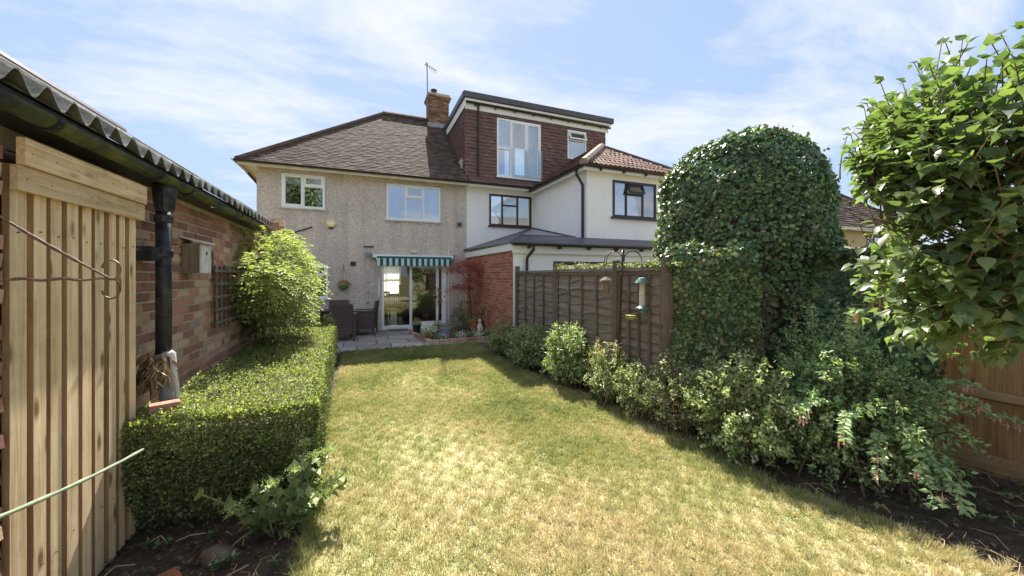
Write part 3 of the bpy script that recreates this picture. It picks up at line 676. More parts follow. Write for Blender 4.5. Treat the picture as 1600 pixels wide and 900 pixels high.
a_ = thing('tv_aerial', 'thin television aerial on a mast strapped to the chimney', 'aerial', (2.43, 14.80, 8.3))
MB().tube([(2.42, 14.78, 8.2), (2.38, 14.78, 10.05)], .02, 6).build('mast', 'aerial_metal', a_)
MB().tube([(2.30, 14.8, 10.0), (2.75, 14.75, 9.78)], .014, 6).build('boom', 'aerial_metal', a_)
for i in range(6): MB().tube([(2.33 + i * .08, 14.60, 9.98 - i * .04), (2.33 + i * .08, 14.98, 9.98 - i * .04)], .007, 5).build('element', 'aerial_metal', a_)
B(2.36, 2.45, 14.76, 14.86, 8.35, 8.40).build('strap', 'aerial_metal', a_)

# ================================================================== AWNING AND WALL THINGS
aw = thing('awning', 'folded green and white striped awning above the patio door', 'awning', (.3, HY, 2.2))
B(.30, 2.72, HY - .16, HY - .003, 2.23, 2.32).build('cassette', 'upvc', aw)
MB().tube([(.40, HY - .22, 2.18), (2.66, HY - .22, 2.18)], .035, 10).build('front_rail', 'upvc', aw)
n = 26; w_ = (2.64 - .42) / n
for i in range(n):
    a = .42 + i * w_; sc_ = 0.02
    m = MB(); m.add([(a, HY - .262, 2.20), (a + w_, HY - .262, 2.20), (a + w_, HY - .264 - .012 * (i % 2), 1.99), (a + w_ * .5, HY - .268, 1.965), (a, HY - .264 - .012 * ((i + 1) % 2), 1.99),
                     (a, HY - .258, 2.20), (a + w_, HY - .258, 2.20), (a + w_, HY - .260 - .012 * (i % 2), 1.99), (a + w_ * .5, HY - .264, 1.965), (a, HY - .260 - .012 * ((i + 1) % 2), 1.99)],
                    [(0, 4, 3, 2, 1), (5, 6, 7, 8, 9)]); m.build('valance_stripe', 'awning_green' if i % 2 else 'awning_white', aw)
fab = MB().add([(.42, HY - .26, 2.20), (2.64, HY - .26, 2.20), (2.64, HY - .1, 2.31), (.42, HY - .1, 2.31)], [(0, 1, 2, 3)]); fab.build('canopy_fabric', 'awning_green', aw)
for xx in (.27, 2.72): B(xx, xx + .03, HY - .2, HY - .002, 2.14, 2.34).build('end_bracket', 'grey_plastic', aw)
al = thing('burglar_alarm', 'cream hexagonal burglar alarm box on the pebbledash wall', 'alarm', (-.81, HY, 3.17))
hx = MB(); pts = [(cos(R(60 * i)) * .135, sin(R(60 * i)) * .115) for i in range(6)]
vs = [(-.81 + a, HY - .002, 3.18 + b_) for a, b_ in pts] + [(-.81 + a, HY - .06, 3.18 + b_) for a, b_ in pts] + [(-.81 + a * .8, HY - .075, 3.18 + b_ * .8) for a, b_ in pts]
hx.add(vs, [(i, (i + 1) % 6, 6 + (i + 1) % 6, 6 + i) for i in range(6)] + [(6 + i, 6 + (i + 1) % 6, 12 + (i + 1) % 6, 12 + i) for i in range(6)] + [tuple(range(12, 18))]); hx.build('cover', 'alarm_cream', al)
MB().box(-.87, -.75, HY - .079, HY - .076, 3.15, 3.22).build('badge', 'alarm_white', al); B(-.87, -.75, HY - .07, HY - .002, 3.03, 3.075).build('strobe', 'black_plastic', al)
fl = thing('floodlight', 'small grey security light beside the awning end', 'light', (.16, HY, 2.3))
MB().box(.09, .25, HY - .14, HY - .05, 2.26, 2.37).build('housing', 'grey_plastic', fl); MB().tube([(.17, HY - .05, 2.32), (.17, HY, 2.32)], .02).build('arm', 'grey_plastic', fl)
hb = thing('hanging_basket', 'hanging basket with red flowers against the pebbledash wall', 'basket', (-.48, HY - .14, 1.42))
MB().tube([(-.48, HY - .01, 1.98), (-.48, HY - .05, 2.02), (-.48, HY - .17, 1.98)], .008, 5).build('bracket', 'iron_dark', hb)
for q in (-1, 0, 1): MB().tube([(-.48, HY - .16, 1.95), (-.48 + q * .12, HY - .16, 1.46)], .004, 4).build('chain', 'iron_dark', hb)
MB().lathe((-.48, HY - .16, 1.26), [(.04, 0), (.10, .05), (.13, .12), (.135, .16)], 14).build('basket', 'lf_mid', hb)
n = 260; P = rv(n) * [.16, .14, .12] + [-.48, HY - .16, 1.43]
leaves('foliage', P, rv(n) + [0, 0, -.4], rv(n), .045, .03, ['lf_mid', 'fl_red'], (P[:, 0] > -.50) & (rng.random(n) < .5) & (P[:, 2] > 1.42), parent=hb)

# ================================================================== WHITE NEIGHBOUR HOUSE
NX0, NX1, NY = 3.192, 9.3, 8.44
nb = thing('neighbour_house', 'white rendered house with brown tile-hung dormer, adjoining the pebbledashed one', 'house', (NX0, HY, 0))
NW1 = (3.97, 5.53, 3.37, 4.44); NW2 = (6.41, 7.94, 3.31, 4.33)
m = MB(); wall_holes(m, NX0 + .001, 5.58, 2.2, EZ, HY - .012, HY + .25, [NW1])
m.box(5.58, 5.8, NY, HY + .2, 0, 4.62)
wall_holes(m, 5.801, 8.72, 0, 4.62, NY, NY + .22, [NW2]); m.box(8.50, 8.72, NY + .221, 18, 0, 4.62); m.box(NX0 + .15, 8.49, 17.8, 18, 0, 4.7)
m.build('wall', 'white_render', nb)
B(5.81, 8.49, NY + .23, 17.7, 2.5, 2.6).build('floor_slab', 'room_wall', nb)
# dormer
DZ0, DZ1 = 4.86, 7.12; DX0, DX1, DY = 3.13, 8.62, HY - .05
holes = [(4.22, 5.86, 5.04, 7.0), (6.95, 7.74, 5.95, 7.0)]
dm = MB(); wall_holes(dm, DX0 + .02, DX1, DZ0 - .1, DZ1 + .2, DY, DY + .2, holes); dm.box(DX1 - .2, DX1, DY + .201, 15.3, DZ0, DZ1 + .2)
cy0 = ey + .25
dm.add([(DX0 + .02, DY + .02, DZ0 - .05), (DX0 + .02, 15.2, RZ - .4), (DX0 + .02, 15.2, DZ1 + .2), (DX0 + .02, DY + .02, DZ1 + .2)], [(0, 1, 2, 3)])
dorm = dm.build('dormer', 'hung_tile', nb)
def dsp(v):
    z = DZ0 - .12 + v; cut = [(h[0] - .01, h[1] + .01) for h in holes if h[2] - .02 < z < h[3] + .02]
    out = []; a = DX0
    for h in sorted(cut): out.append((a - DX0, h[0] - DX0)); a = h[1]
    out.append((a - DX0, DX1 - DX0)); return out
tiles((DX0, DY, DZ0 - .12), (1, 0, 0), (0, 0, 1), (0, -1, 0), DZ1 - DZ0 + .14, dsp, .165, .115, .017, .03).build('face_tiles', 'hung_tile', dorm, stuff=True)
def csp(v):                                        # cheek: u runs away from the face, cut by the roof slope
    z = DZ0 - .12 + v; far = ey + (z - EZ) / SL - DY
    return [(0, max(.02, min(far, 15.2 - DY)))]
tiles((DX0 + .02, DY, DZ0 - .12), (0, 1, 0), (0, 0, 1), (-1, 0, 0), DZ1 - DZ0 + .20, csp, .165, .115, .017, .03).build('cheek_tiles', 'hung_tile', dorm, stuff=True)
# dormer flat roof, fascia
B(DX0 - .06, DX1 + .16, DY - .22, 15.4, 7.40, 7.47).build('flat_roof', 'felt_roof', dorm)
m = MB(); m.box(DX0 - .10, DX1 + .2, DY - .27, DY - .225, 7.42, 7.60); m.box(DX0 - .12, DX0 - .07, DY - .224, 15.4, 7.42, 7.60); m.box(DX1 + .165, DX1 + .2, DY - .224, 15.4, 7.42, 7.60); m.build('roof_edge', 'felt_roof', dorm)
m = MB(); m.box(DX0 - .05, DX1 + .12, DY - .215, DY - .19, 7.33, 7.395); m.box(DX0 - .055, DX0 - .03, DY - .185, 15.3, 7.14, 7.395); m.build('drip_board', 'fascia_white', dorm)
B(DX0 - .02, DX1 + .10, DY - .06, DY - .032, 7.12, 7.33).build('fascia', 'fascia_white', dorm)
B(DX0 - .02, DX1 + .11, DY - .185, DY - .061, 7.34, 7.36).build('soffit', 'fascia_white', dorm)
MB().gutter((DX0 + .0, DY - .125, 7.335), (DX1 + .15, DY - .125, 7.30), .05).build('gutter', 'dark_gutter', dorm)
for i in range(8): B(DX0 + .3 + i * .7, DX0 + .34 + i * .7, DY - .15, DY - .061, 7.24, 7.29).build('gutter_bracket', 'dark_gutter', dorm)
MB().tube([(3.55, DY - .12, 7.3), (3.55, DY - .09, 7.15), (3.55, DY - .075, 7.0), (3.55, DY - .075, DZ0 + .0)], .036, 8).build('downpipe', 'dark_gutter', dorm)
# juliet window: tall side light, pair of narrow doors, glass guard
jw = window(dorm, 4.22, 5.86, 5.04, 7.0, DY, [(0, .30, 0, .50), (.30, .66, 0, 1, 1), (.66, 1, 0, 1, 1)], 'upvc', 'blue_glass', None, .06, .05, .07)
B(4.28, 4.70, DY - .03, DY - .02, 6.0, 6.93).build('pane', 'blue_glass', jw)
B(4.26, 4.73, DY - .062, DY - .005, 5.96, 6.03).build('sash', 'upvc', jw)
for a, b_ in ((4.3, 4.55), (5.45, 5.8), (4.75, 4.95)): drape(a, b_, 5.1, 6.95, DY + .12, .02, .09).build('curtain', 'curtain_white', jw)
B(4.74, 5.88, DY - .12, DY - .112, 5.06, 6.05).build('glass_guard', 'clear_glass', jw)
B(4.18, 5.92, DY - .10, DY - .03, 4.99, 5.035).build('sill', 'upvc', jw)
B(4.22, 5.86, DY - .045, DY - .028, 4.74, 4.98).build('lead_apron', 'lead_apron', dorm)
window(dorm, 6.95, 7.74, 5.95, 7.0, DY, [(0, 1, 0, .66), (0, 1, .66, 1, 'open')], 'upvc', 'blue_glass', None, .05, .05, .07)
# main eaves of the white part (between the party wall and the wing)
m = MB(); m.add([(HX1, ey, EZ - .0), (5.45, ey, EZ - .0), (5.45, HY - .02, EZ + SL * .33), (HX1, HY - .02, EZ + SL * .33)], [(0, 1, 2, 3)]); m.build('eaves_roof', 'hung_tile', nb)
tiles((HX1, ey - .03, EZ - .01), (1, 0, 0), vdir, nl, .44, lambda v: [(0, 2.25)], .165, .10, .012).build('eaves_tiles', 'hung_tile', nb, stuff=True)
B(HX1 + .002, 5.30, ey + .0, ey + .02, EZ - .14, EZ - .01).build('fascia', 'fascia_white', nb); B(HX1 + .002, 5.35, ey + .022, HY - .013, EZ - .07, EZ - .05).build('soffit', 'fascia_white', nb)
MB().gutter((HX1 + .002, ey - .055, EZ - .02), (5.30, ey - .055, EZ - .02), .055).build('gutter', 'dark_gutter', nb)
# hipped wing roof
WX0, WX1, WY, WZ = 5.33, 8.95, 8.20, 4.60; AX, AY, AZ = 7.14, 9.98, 5.79
wr = MB(); wr.add([(WX0, WY, WZ), (WX1, WY, WZ), (AX, AY, AZ)], [(0, 1, 2)]); wr.add([(WX0, WY, WZ), (AX, AY, AZ), (AX, 12, AZ), (WX0, 12, WZ)], [(0, 1, 2, 3)]); wr.add([(WX1, WY, WZ), (WX1, 12, WZ), (AX, 12, AZ), (AX, AY, AZ)], [(0, 1, 2, 3)])
wroof = wr.build('wing_roof', 'concrete_tile', nb)
def rolltile(w, h):
    mb = MB(); n = 8; vs = []
    for zz, lf in ((0, .035), (h + .05, .012)):
        for k in range(n + 1):
            t = k / n; b_ = .028 * max(0, sin(t * 2 * pi * 2 - .4)) ; vs.append((t * w, zz, lf + b_))
    for k in range(n + 1): t = k / n; vs.append((t * w, 0, .0))
    fs = [(k, k + 1, n + 2 + k, n + 1 + k) for k in range(n)] + [(2 * (n + 1) + k, 2 * (n + 1) + k + 1, k + 1, k) for k in range(n)]
    mb.add(vs, fs); return mb.mesh('roof_tile', 'concrete_tile')
fv = Vector((0, AY - WY, AZ - WZ)); fl_ = fv.length; pitch = math.atan2(AZ - WZ, AY - WY); rows = 9; rh = fl_ / rows; rt = rolltile(.30, rh)
for r_ in range(rows):
    v0 = r_ * rh; t = (v0 + rh * .75) / fl_; a = WX0 + (AX - WX0) * t; b_ = WX1 + (AX - WX1) * t; nn = max(1, round((b_ - a) / .30)); w_ = (b_ - a) / nn
    for i in range(nn): inst('roof_tile', rt, (a + i * w_, WY - .03 + fv.y * v0 / fl_, WZ + fv.z * v0 / fl_), wroof, (pitch + R(random.uniform(-.4, .4)), 0, 0), (w_ / .30, 1, 1))
sv = Vector((AX - WX0, 0, AZ - WZ)); sl_ = sv.length
def wsp(v): t = v / sl_; return [((AY - WY) * t, 12 - WY)]
tiles((WX0 - .03, WY, WZ), (0, 1, 0), sv, (-(AZ - WZ), 0, AX - WX0), sl_, wsp, .30, .22, .018).build('side_tiles', 'hung_tile', wroof, stuff=True)
ridge_run((WX0, WY, WZ + .03), (AX, AY, AZ + .03), wroof, 'ridge_pale', .12, .36, 'hip_tile', .04); ridge_run((WX1, WY, WZ + .03), (AX, AY, AZ + .03), wroof, 'ridge_tile', .10, .36, 'hip_tile', .03)
ridge_run((AX, AY, AZ + .03), (AX, 11.75, AZ + .03), wroof, 'ridge_tile', .11, .36, 'ridge_tile', .04)
m = MB(); m.box(WX0 + .03, WX1, WY + .02, WY + .045, WZ - .15, WZ - .01); m.box(WX0 + .03, WX0 + .055, WY + .046, HY - .35, WZ - .15, WZ - .01); m.build('wing_fascia', 'fascia_white', nb)
m = MB(); m.box(WX0 + .056, WX1, WY + .046, NY - .001, WZ - .10, WZ - .08); m.box(WX0 + .056, 5.579, NY, HY - .36, WZ - .10, WZ - .08); m.build('wing_soffit', 'fascia_white', nb)
MB().gutter((WX0 - .02, WY - .035, WZ - .03), (WX1 + .05, WY - .035, WZ - .03), .055).build('wing_gutter', 'dark_gutter', nb)
MB().gutter((WX0 - .025, WY - .08, WZ - .03), (WX0 - .025, HY - .38, WZ - .03), .055).build('wing_gutter', 'dark_gutter', nb)
for i in range(5): B(WX0 + .5 + i * .75, WX0 + .54 + i * .75, WY - .06, WY + .019, WZ - .14, WZ - .08).build('gutter_bracket', 'dark_gutter', nb)
MB().tube([(WX0 - .02, NY + .12, WZ - .08), (WX0 + .0, NY + .12, WZ - .2), (5.53, NY + .14, WZ - .45), (5.53, NY + .14, WZ - .6), (5.53, NY + .14, 2.66)], .036, 8).build('wing_downpipe', 'dark_gutter', nb)
w = window(nb, *NW1, HY - .012, [(0, .30, 0, 1), (.30, .66, 0, .66), (.30, .66, .66, 1), (.66, 1, 0, 1)], 'brown_window', 'window_glass', (.04, .06, .05, 'brown_window'), .065, .02, .07)
for i in range(30): B(4.52, 5.47, HY + .14, HY + .165, 3.44 + i * .032, 3.446 + i * .032).build('blind_slat', 'blind', w)
w = window(nb, *NW2, NY, [(0, .30, 0, 1), (.30, .68, 0, .64), (.30, .68, .64, 1, 'open'), (.68, 1, 0, 1)], 'grey_window', 'blue_glass', (.06, .09, .05, 'grey_window'), .065, .02, .07)
for i in range(27): B(6.48, 7.87, NY + .14, NY + .165, 3.38 + i * .033, 3.386 + i * .033).build('blind_slat', 'blind', w)
# single-storey extension
EX, EY, EH = 3.19, 7.77, 2.27
B(EX, EX + .21, EY + .01, HY - .013, 0, EH).build('brick_flank', 'mortar_dark', nb)
bk = MB()
for a, b_, za, zb in brick_rows(EY + .02, HY - .02, 0, EH): bk.box(EX - .007, EX + .04, a + .002, b_ - .002, za + .002, zb - .002)
bk.build('flank_bricks', 'red_brick', nb, stuff=True)
m = MB(); wall_holes(m, EX + .212, 8.6, 0, 2.27, EY, EY + .2, [(4.21, 7.4, .9, 2.03)]); m.box(EX - .012, EX + .211, EY - .01, EY + .009, 0, 2.26); m.box(EX + .212, EX + .42, EY + .201, HY - .02, 0, 2.26)
m.build('extension_wall', 'white_render', nb)
window(nb, 4.21, 7.4, .9, 2.03, EY, [(0, .33, 0, 1), (.33, .66, 0, 1), (.66, 1, 0, 1)], 'brown_window', 'window_glass', None, .09, .02, .08)
m = MB(); m.box(EX - .06, 8.7, EY - .08, EY - .05, 2.20, 2.40); m.box(EX - .062, EX - .03, EY - .049, HY - .02, 2.26, 2.42); m.build('extension_fascia', 'fascia_white', nb)
B(EX - .029, 8.6, EY - .049, EY - .001, 2.27, 2.29).build('extension_soffit', 'fascia_white', nb)
m = MB(); A_ = (EX - .10, EY - .12, 2.43); Bp = (EX - .10, HY - .015, 2.52); C_ = (3.85, 8.98, 2.74); PK = (5.56, HY - .02, 3.34); Dd = (5.575, 8.98, 2.74); E_ = (8.8, 8.43, 2.70); Fp = (8.8, EY - .12, 2.43); G_ = (5.58, 8.43, 2.70)
m.add([A_, C_, Bp, PK], [(0, 1, 3, 2)]); m.add([A_, Fp, E_, G_, Dd, C_], [(0, 1, 2, 3, 4, 5)])
eroof = m.build('extension_roof', 'felt_roof', nb); MB().add([C_, Dd, PK], [(0, 1, 2)]).build('upper_roof', 'felt_sky_sheen', eroof)
MB().tube([Bp, PK], .02, 6).build('lead_flashing', 'felt_roof', eroof); MB().tube([PK, Dd], .045, 6).build('flashing_roll', 'felt_roof', eroof); MB().tube([C_, Dd], .04, 6).build('roof_roll', 'felt_roof', eroof); MB().tube([A_, C_, PK], .03, 6).build('hip_roll', 'felt_roof', eroof)
B(EX - .11, 8.8, EY - .14, EY - .085, 2.38, 2.445).build('roof_drip', 'felt_roof', eroof)
MB().gutter((EX - .1, EY - .19, 2.41), (8.75, EY - .19, 2.41), .05).build('extension_gutter', 'dark_gutter', nb)
for i in range(7): B(EX + .3 + i * .8, EX + .34 + i * .8, EY - .2, EY - .081, 2.31, 2.36).build('gutter_bracket', 'dark_gutter', nb)
MB().tube([(3.6, EY - .19, 2.37), (3.6, EY - .19, 2.28), (3.50, EY - .06, 2.10), (3.50, EY - .05, 1.95), (3.50, EY - .05, .1)], .034, 8).build('extension_downpipe', 'dark_gutter', nb)

# ================================================================== DISTANT HOUSE beyond the right fence
dh = thing('distant_house', 'distant yellow brick house with brown roof beyond the ivy, seen past the dome-shaped bush', 'house', (30, 13, 0))
dx0, dx1, dy0, dy1, dz = 21, 34.6, 12.8, 20, 4.5
win = [(24.2, 26.0, 2.7, 4.1), (28.4, 30.0, 3.0, 4.1), (31, 32.4, 3.0, 4.1)]
m = MB(); wall_holes(m, dx0, dx1, 0, dz, dy0, dy0 + .3, win); m.box(dx1 - .3, dx1, dy0 + .301, dy1, 0, dz); m.box(dx0, dx0 + .3, dy0 + .301, dy1, 0, dz); m.build('wall', 'distant_brick', dh)
for q in win: window(dh, *q, dy0, [(0, .5, 0, 1), (.5, 1, 0, 1)], 'grey_window', 'blue_glass', None, .09)
m = MB(); hy = (dy1 - dy0) / 2 + .4; rz = 7.95
m.add([(dx0 - .4, dy0 - .4, dz), (dx1 + .4, dy0 - .4, dz), (dx1 + .4 - hy, dy0 + hy - .4, rz), (dx0 - .4 + hy, dy0 + hy - .4, rz)], [(0, 1, 2, 3)]); m.add([(dx1 + .4, dy0 - .4, dz), (dx1 + .4, dy1 + .4, dz), (dx1 + .4 - hy, dy0 + hy - .4, rz)], [(0, 1, 2)]); m.add([(dx0 - .4, dy0 - .4, dz), (dx0 - .4 + hy, dy0 + hy - .4, rz), (dx0 - .4, dy1 + .4, dz)], [(0, 1, 2)]); m.add([(dx0 - .4, dy1 + .4, dz), (dx0 - .4 + hy, dy0 + hy - .4, rz), (dx1 + .4 - hy, dy0 + hy - .4, rz), (dx1 + .4, dy1 + .4, dz)], [(0, 1, 2, 3)])
dr = m.build('roof', 'roof_tile', dh)
hv = Vector((0, hy, rz - dz)); Ld = dx1 - dx0 + .8
tiles((dx0 - .4, dy0 - .43, dz), (1, 0, 0), hv, (0, -(rz - dz), hy), hv.length, lambda v: [(hy * v / hv.length, Ld - hy * v / hv.length)], .33, .26, .02).build('roof_tiles', 'roof_tile', dr, stuff=True)
ridge_run((dx1 + .4, dy0 - .4, dz), (dx1 + .4 - hy, dy0 + hy - .4, rz), dr, 'ridge_tile', .14, .6, 'hip_tile', .05)
for a, t in ((24.5, .62), (26.1, .38)):
    o = Vector((a, dy0 - .4, dz)) + hv * t + Vector((0, -.06, .06)); MB().frame(o, (1, 0, 0), hv.normalized(), Vector((0, -(rz - dz), hy)).normalized(), 1.2, 1.0, .06).build('skylight', 'blue_glass', dr)
B(dx0 - .4, dx1 + .4, dy0 - .43, dy0 - .38, dz - .22, dz - .02).build('fascia', 'cream_wood', dh)
sh = thing('shed', 'low garden shed with pinkish roof seen over the ivy-covered fence', 'shed', (11, 5.5, 0))
B(9.6, 12.6, 4.9, 6.6, 0, 2.0).build('wall', 'distant_brick', sh); m = MB(); m.add([(9.4, 4.7, 2.0), (12.8, 4.7, 2.0), (12.8, 5.7, 2.45), (9.4, 5.7, 2.45), (12.8, 6.8, 2.0), (9.4, 6.8, 2.0)], [(0, 1, 2, 3), (3, 2, 4, 5)]); m.build('roof', 'ridge_pale', sh)

# ================================================================== GARAGE
gx = -1.47; G0, G1 = 1.0, 6.62
ga = thing('garage', 'old brick garage with corrugated roof along the left of the garden', 'garage', (gx, 3, 0))
m = MB(); m.box(gx - .22, gx - .006, G0, G1, -.02, 2.40); m.box(-3.2, gx - .221, G1 - .2, G1, -.02, 2.42); m.box(-3.2, gx - .221, G0, G0 + .2, -.02, 2.42); m.box(-4.7, -4.5, G0, G1, -.02, 2.4)
gw = m.build('wall', 'mortar', ga)
lst = list(brick_rows(G0, G1, 0, 2.36)); hid = lambda q: (2.27 < q[0] and q[1] < 3.14 and q[2] < 2.2) or (q[3] < .62 and q[0] > 3.2) or q[1] < 1.9
vis = sorted([q for q in lst if not hid(q)], key=lambda q: q[0] + .3 * abs(q[2] - 1.7))
near = vis[:296]; rest = [q for q in lst if q not in set(near)]
bme = []
for s_ in range(5):
    mb = MB(); e = .006 + .003 * random.random(); j = lambda: random.uniform(-.004, .004)
    mb.add([(-.05, -.5, -.5), (-.05, .5, -.5), (-.05, .5, .5), (-.05, -.5, .5), (-.002 + j(), -.5, -.5), (-.002 + j(), .5, -.5), (-.002 + j(), .5, .5), (-.002 + j(), -.5, .5),
            (.006 + j(), -.44, -.40), (.006 + j(), .45, -.42), (.006 + j(), .44, .41), (.006 + j(), -.45, .40)],
           [(0, 1, 5, 4), (1, 2, 6, 5), (2, 3, 7, 6), (3, 0, 4, 7), (4, 5, 9, 8), (5, 6, 10, 9), (6, 7, 11, 10), (7, 4, 8, 11), (8, 9, 10, 11)]); bme.append(mb.mesh('brick', 'old_brick'))
for a, b_, za, zb in near:
    inst('brick', random.choice(bme), (gx + random.uniform(-.004, .006), (a + b_) / 2, (za + zb) / 2), gw, (R(random.uniform(-1, 1)), 0, R(random.uniform(-1.2, 1.2))), (1, b_ - a - .008, zb - za - .005))
mb = MB()
for a, b_, za, zb in rest: mb.box(gx - .05, gx + random.uniform(-.004, .006), a + .002, b_ - .002, za, zb)
mb.build('brickwork', 'old_brick', gw, stuff=True)
# brick jamb left of the boarded door
mb = MB(); mb.box(gx - .01, gx + .07, 1.90, 2.215, -.01, 2.25); pj = mb.build('jamb', 'mortar', ga)
for a, b_, za, zb in brick_rows(1.9, 2.22, 0, 2.27): inst('brick', random.choice(bme), (gx + .085 + random.uniform(-.006, .008), (a + b_) / 2, (za + zb) / 2), pj, (0, 0, R(random.uniform(-2, 2))), (1, b_ - a, (zb - za) * .95))
# end pier and dark wall plate
pr = thing('brick_pier', 'square brick pier standing up against the left corner of the pebbledash wall', 'pier', (-1.75, 8.95, 0)); B(-2.03, -1.50, 8.885, 9.12, 0, 2.86).build('core', 'mortar_dark', pr)
for a, b_, za, zb in brick_rows(-2.04, -1.49, 1.5, 2.88): B(a, b_, 8.872, 9.0, za, zb).build('brick', 'old_brick', pr)
lw = thing('garden_wall', 'lower brick garden wall running on from the garage behind the climber', 'wall', (gx, 7.6, 0)); B(gx - .2, gx - .006, G1 + .01, 8.88, 0, 1.45).build('core', 'mortar', lw); mb = MB()
for a, b_, za, zb in brick_rows(G1 + .02, 8.87, 0, 1.46): mb.box(gx - .05, gx + random.uniform(-.003, .006), a + .002, b_ - .002, za, zb)
mb.build('brickwork', 'old_brick', lw, stuff=True)
MB().add([(-1.345, G0, 2.36), (-1.67, G0, 2.36), (-1.67, G0, 2.675), (-1.345, G0, 2.47), (-1.345, G1, 2.36), (-1.67, G1, 2.36), (-1.67, G1, 2.675), (-1.345, G1, 2.47)], [(0, 1, 2, 3), (7, 6, 5, 4), (0, 3, 7, 4), (3, 2, 6, 7), (1, 0, 4, 5), (2, 1, 5, 6)]).build('wall_plate', 'black_iron', ga)
# corrugated sheets
SR = .66; X0r, X1r = -1.29, -3.05; ZE = 2.488
def zroof(x): return ZE + (X0r - x) * SR
def sheet(y0, y1, lift):
    pitch = .165; n = int((y1 - y0) / pitch * 10); vs = []; fs = []
    Xs = [X0r + random.uniform(-.012, .012), -1.8, -2.4, X1r]
    for x in Xs:
        for k in range(n + 1):
            y = y0 + (y1 - y0) * k / n; vs.append((x, y, zroof(x) + .040 * cos(2 * pi * (y - 2.314) / pitch) + lift))
    m_ = n + 1; tot = len(vs); vs += [(x, y, z - .008) for x, y, z in vs]
    for i in range(3):
        for k in range(n): a = i * m_ + k; fs.append((a, a + 1, a + m_ + 1, a + m_)); fs.append((tot + a, tot + a + m_, tot + a + m_ + 1, tot + a + 1))
    for k in range(n): fs.append((k, tot + k, tot + k + 1, k + 1))
    for i in range(3):
        a, b_ = i * m_, (i + 1) * m_; fs.append((a, b_, tot + b_, tot + a)); fs.append((a + n, tot + a + n, tot + b_ + n, b_ + n))
    MB().add(vs, fs).build('roof_sheet', 'asbestos', ga, smooth=False)
y = 1.0; i = 0
while y < G1: sheet(y, min(y + 1.05, G1 + .1), .004 + .010 * (i % 2)); y += .99; i += 1
m = MB(); m.add([(X1r, G0, zroof(X1r) - .03), (X1r, G1, zroof(X1r) - .03), (-4.8, G1, 2.45), (-4.8, G0, 2.45)], [(0, 1, 2, 3)]); m.build('rear_roof', 'asbestos', ga)
MB().tube([(X1r, G0, zroof(X1r) + .03), (X1r, G1 + .1, zroof(X1r) + .03)], .06, 8).build('ridge_cap', 'felt_roof', ga)
GZ = 2.392; GXc = -1.285
gt = MB().gutter((GXc, G0, GZ), (GXc, 4.3, GZ), .052, 10, .005).build('gutter', 'mossy_gutter', ga)
MB().gutter((GXc, 4.31, GZ - .01), (GXc, G1 + .05, GZ - .01), .052, 10, .005).build('gutter', 'mossy_gutter', ga)
for yb_ in (1.72, 2.26, 3.18, 3.68, 5.0, 6.1):
    mb = MB()
    for k in range(8):
        t0, t1 = pi * k / 8, pi * (k + 1) / 8
        mb.frame((GXc + .054 * cos(t0), yb_, GZ - .054 * sin(t0)), Vector((.054 * (cos(t1) - cos(t0)), 0, -.054 * (sin(t1) - sin(t0)))), (0, 1, 0), (cos((t0 + t1) / 2), 0, -sin((t0 + t1) / 2)), 1, .035, .008)
    mb.box(gx + .05, GXc - .055, yb_, yb_ + .03, GZ - .03, GZ - .02); mb.build('gutter_bracket', 'black_iron', gt)
dp = MB().tube([(-1.34, 3.47, 2.30), (-1.34, 3.47, 1.13)], .046, 14).build('downpipe', 'black_iron', ga, smooth=True)
MB().lathe((-1.33, 3.46, 2.16), [(.047, 0), (.056, .02), (.068, .12), (.070, .19), (.064, .20)], 14).build('hopper', 'black_iron', dp)
for zz in (2.08, 1.83): MB().lathe((-1.34, 3.47, zz), [(.047, 0), (.056, .01), (.056, .05), (.047, .06)], 14).build('collar', 'black_iron', dp)
MB().box(-1.45, -1.34, 3.30, 3.42, 1.80, 1.90).tube([(-1.38, 3.36, 1.84), (-1.34, 3.45, 1.84)], .025).build('pipe_clip', 'black_iron', dp)
MB().tube([(-1.34, 3.47, 1.135), (-1.33, 3.47, 1.12), (-1.32, 3.48, .95), (-1.30, 3.49, .3), (-1.3, 3.49, 0)], [.045, .058, .055, .052, .052], 14).build('lower_pipe', 'lead_grey', dp, smooth=True)
MB().tube([(-1.29, 3.42, 1.14), (-1.27, 3.42, 1.05), (-1.25, 3.43, .9), (-1.24, 3.44, .5)], .016, 8).build('waste_pipe', 'stone_white', dp)
n = 240; a = rng.random(n) * 2 * pi; P = np.stack([-1.37 + .055 * np.cos(a), 3.42 + .055 * np.sin(a), .98 + .18 * rng.random(n)], -1); D = rv(n) * .8 + [-.05, -.15, -1.0]
nest = leaves('straw_tangle', P, D, rv(n), .05 + .13 * rng.random(n), .0032, ['straw']); tag(nest, 'tangle of dry straw caught round the foot of the black downpipe', 'straw')

# ================================================================== BOARDED PANEL
bp_ = thing('timber_screen', 'pale timber board-on-board panel fixed against the garage wall', 'panel', (-1.38, 2.7, 0))
ys_ = [2.238, 2.358, 2.459, 2.554, 2.667, 2.774, 2.886, 2.997, 3.097]; ye_ = [2.330, 2.437, 2.535, 2.640, 2.744, 2.857, 2.958, 3.062, 3.175]
for i, (a, b_) in enumerate(zip(ys_, ye_)):
    x = -1.368 + random.uniform(-.004, .004); mb = MB()
    mb.add([(x - .022, a, .02), (x, a + .003, .02), (x, b_ - .003, .02), (x - .022, b_, .02), (x - .022, a, 2.17), (x, a + .003, 2.17), (x, b_ - .003, 2.17), (x - .022, b_, 2.17)],
           [(0, 3, 2, 1), (4, 5, 6, 7), (0, 1, 5, 4), (1, 2, 6, 5), (2, 3, 7, 6), (3, 0, 4, 7)]); mb.mi = [0, 0, 1, 0, 1, 0]; mb.build('board', ['pale_timber', 'timber_edge'], bp_)
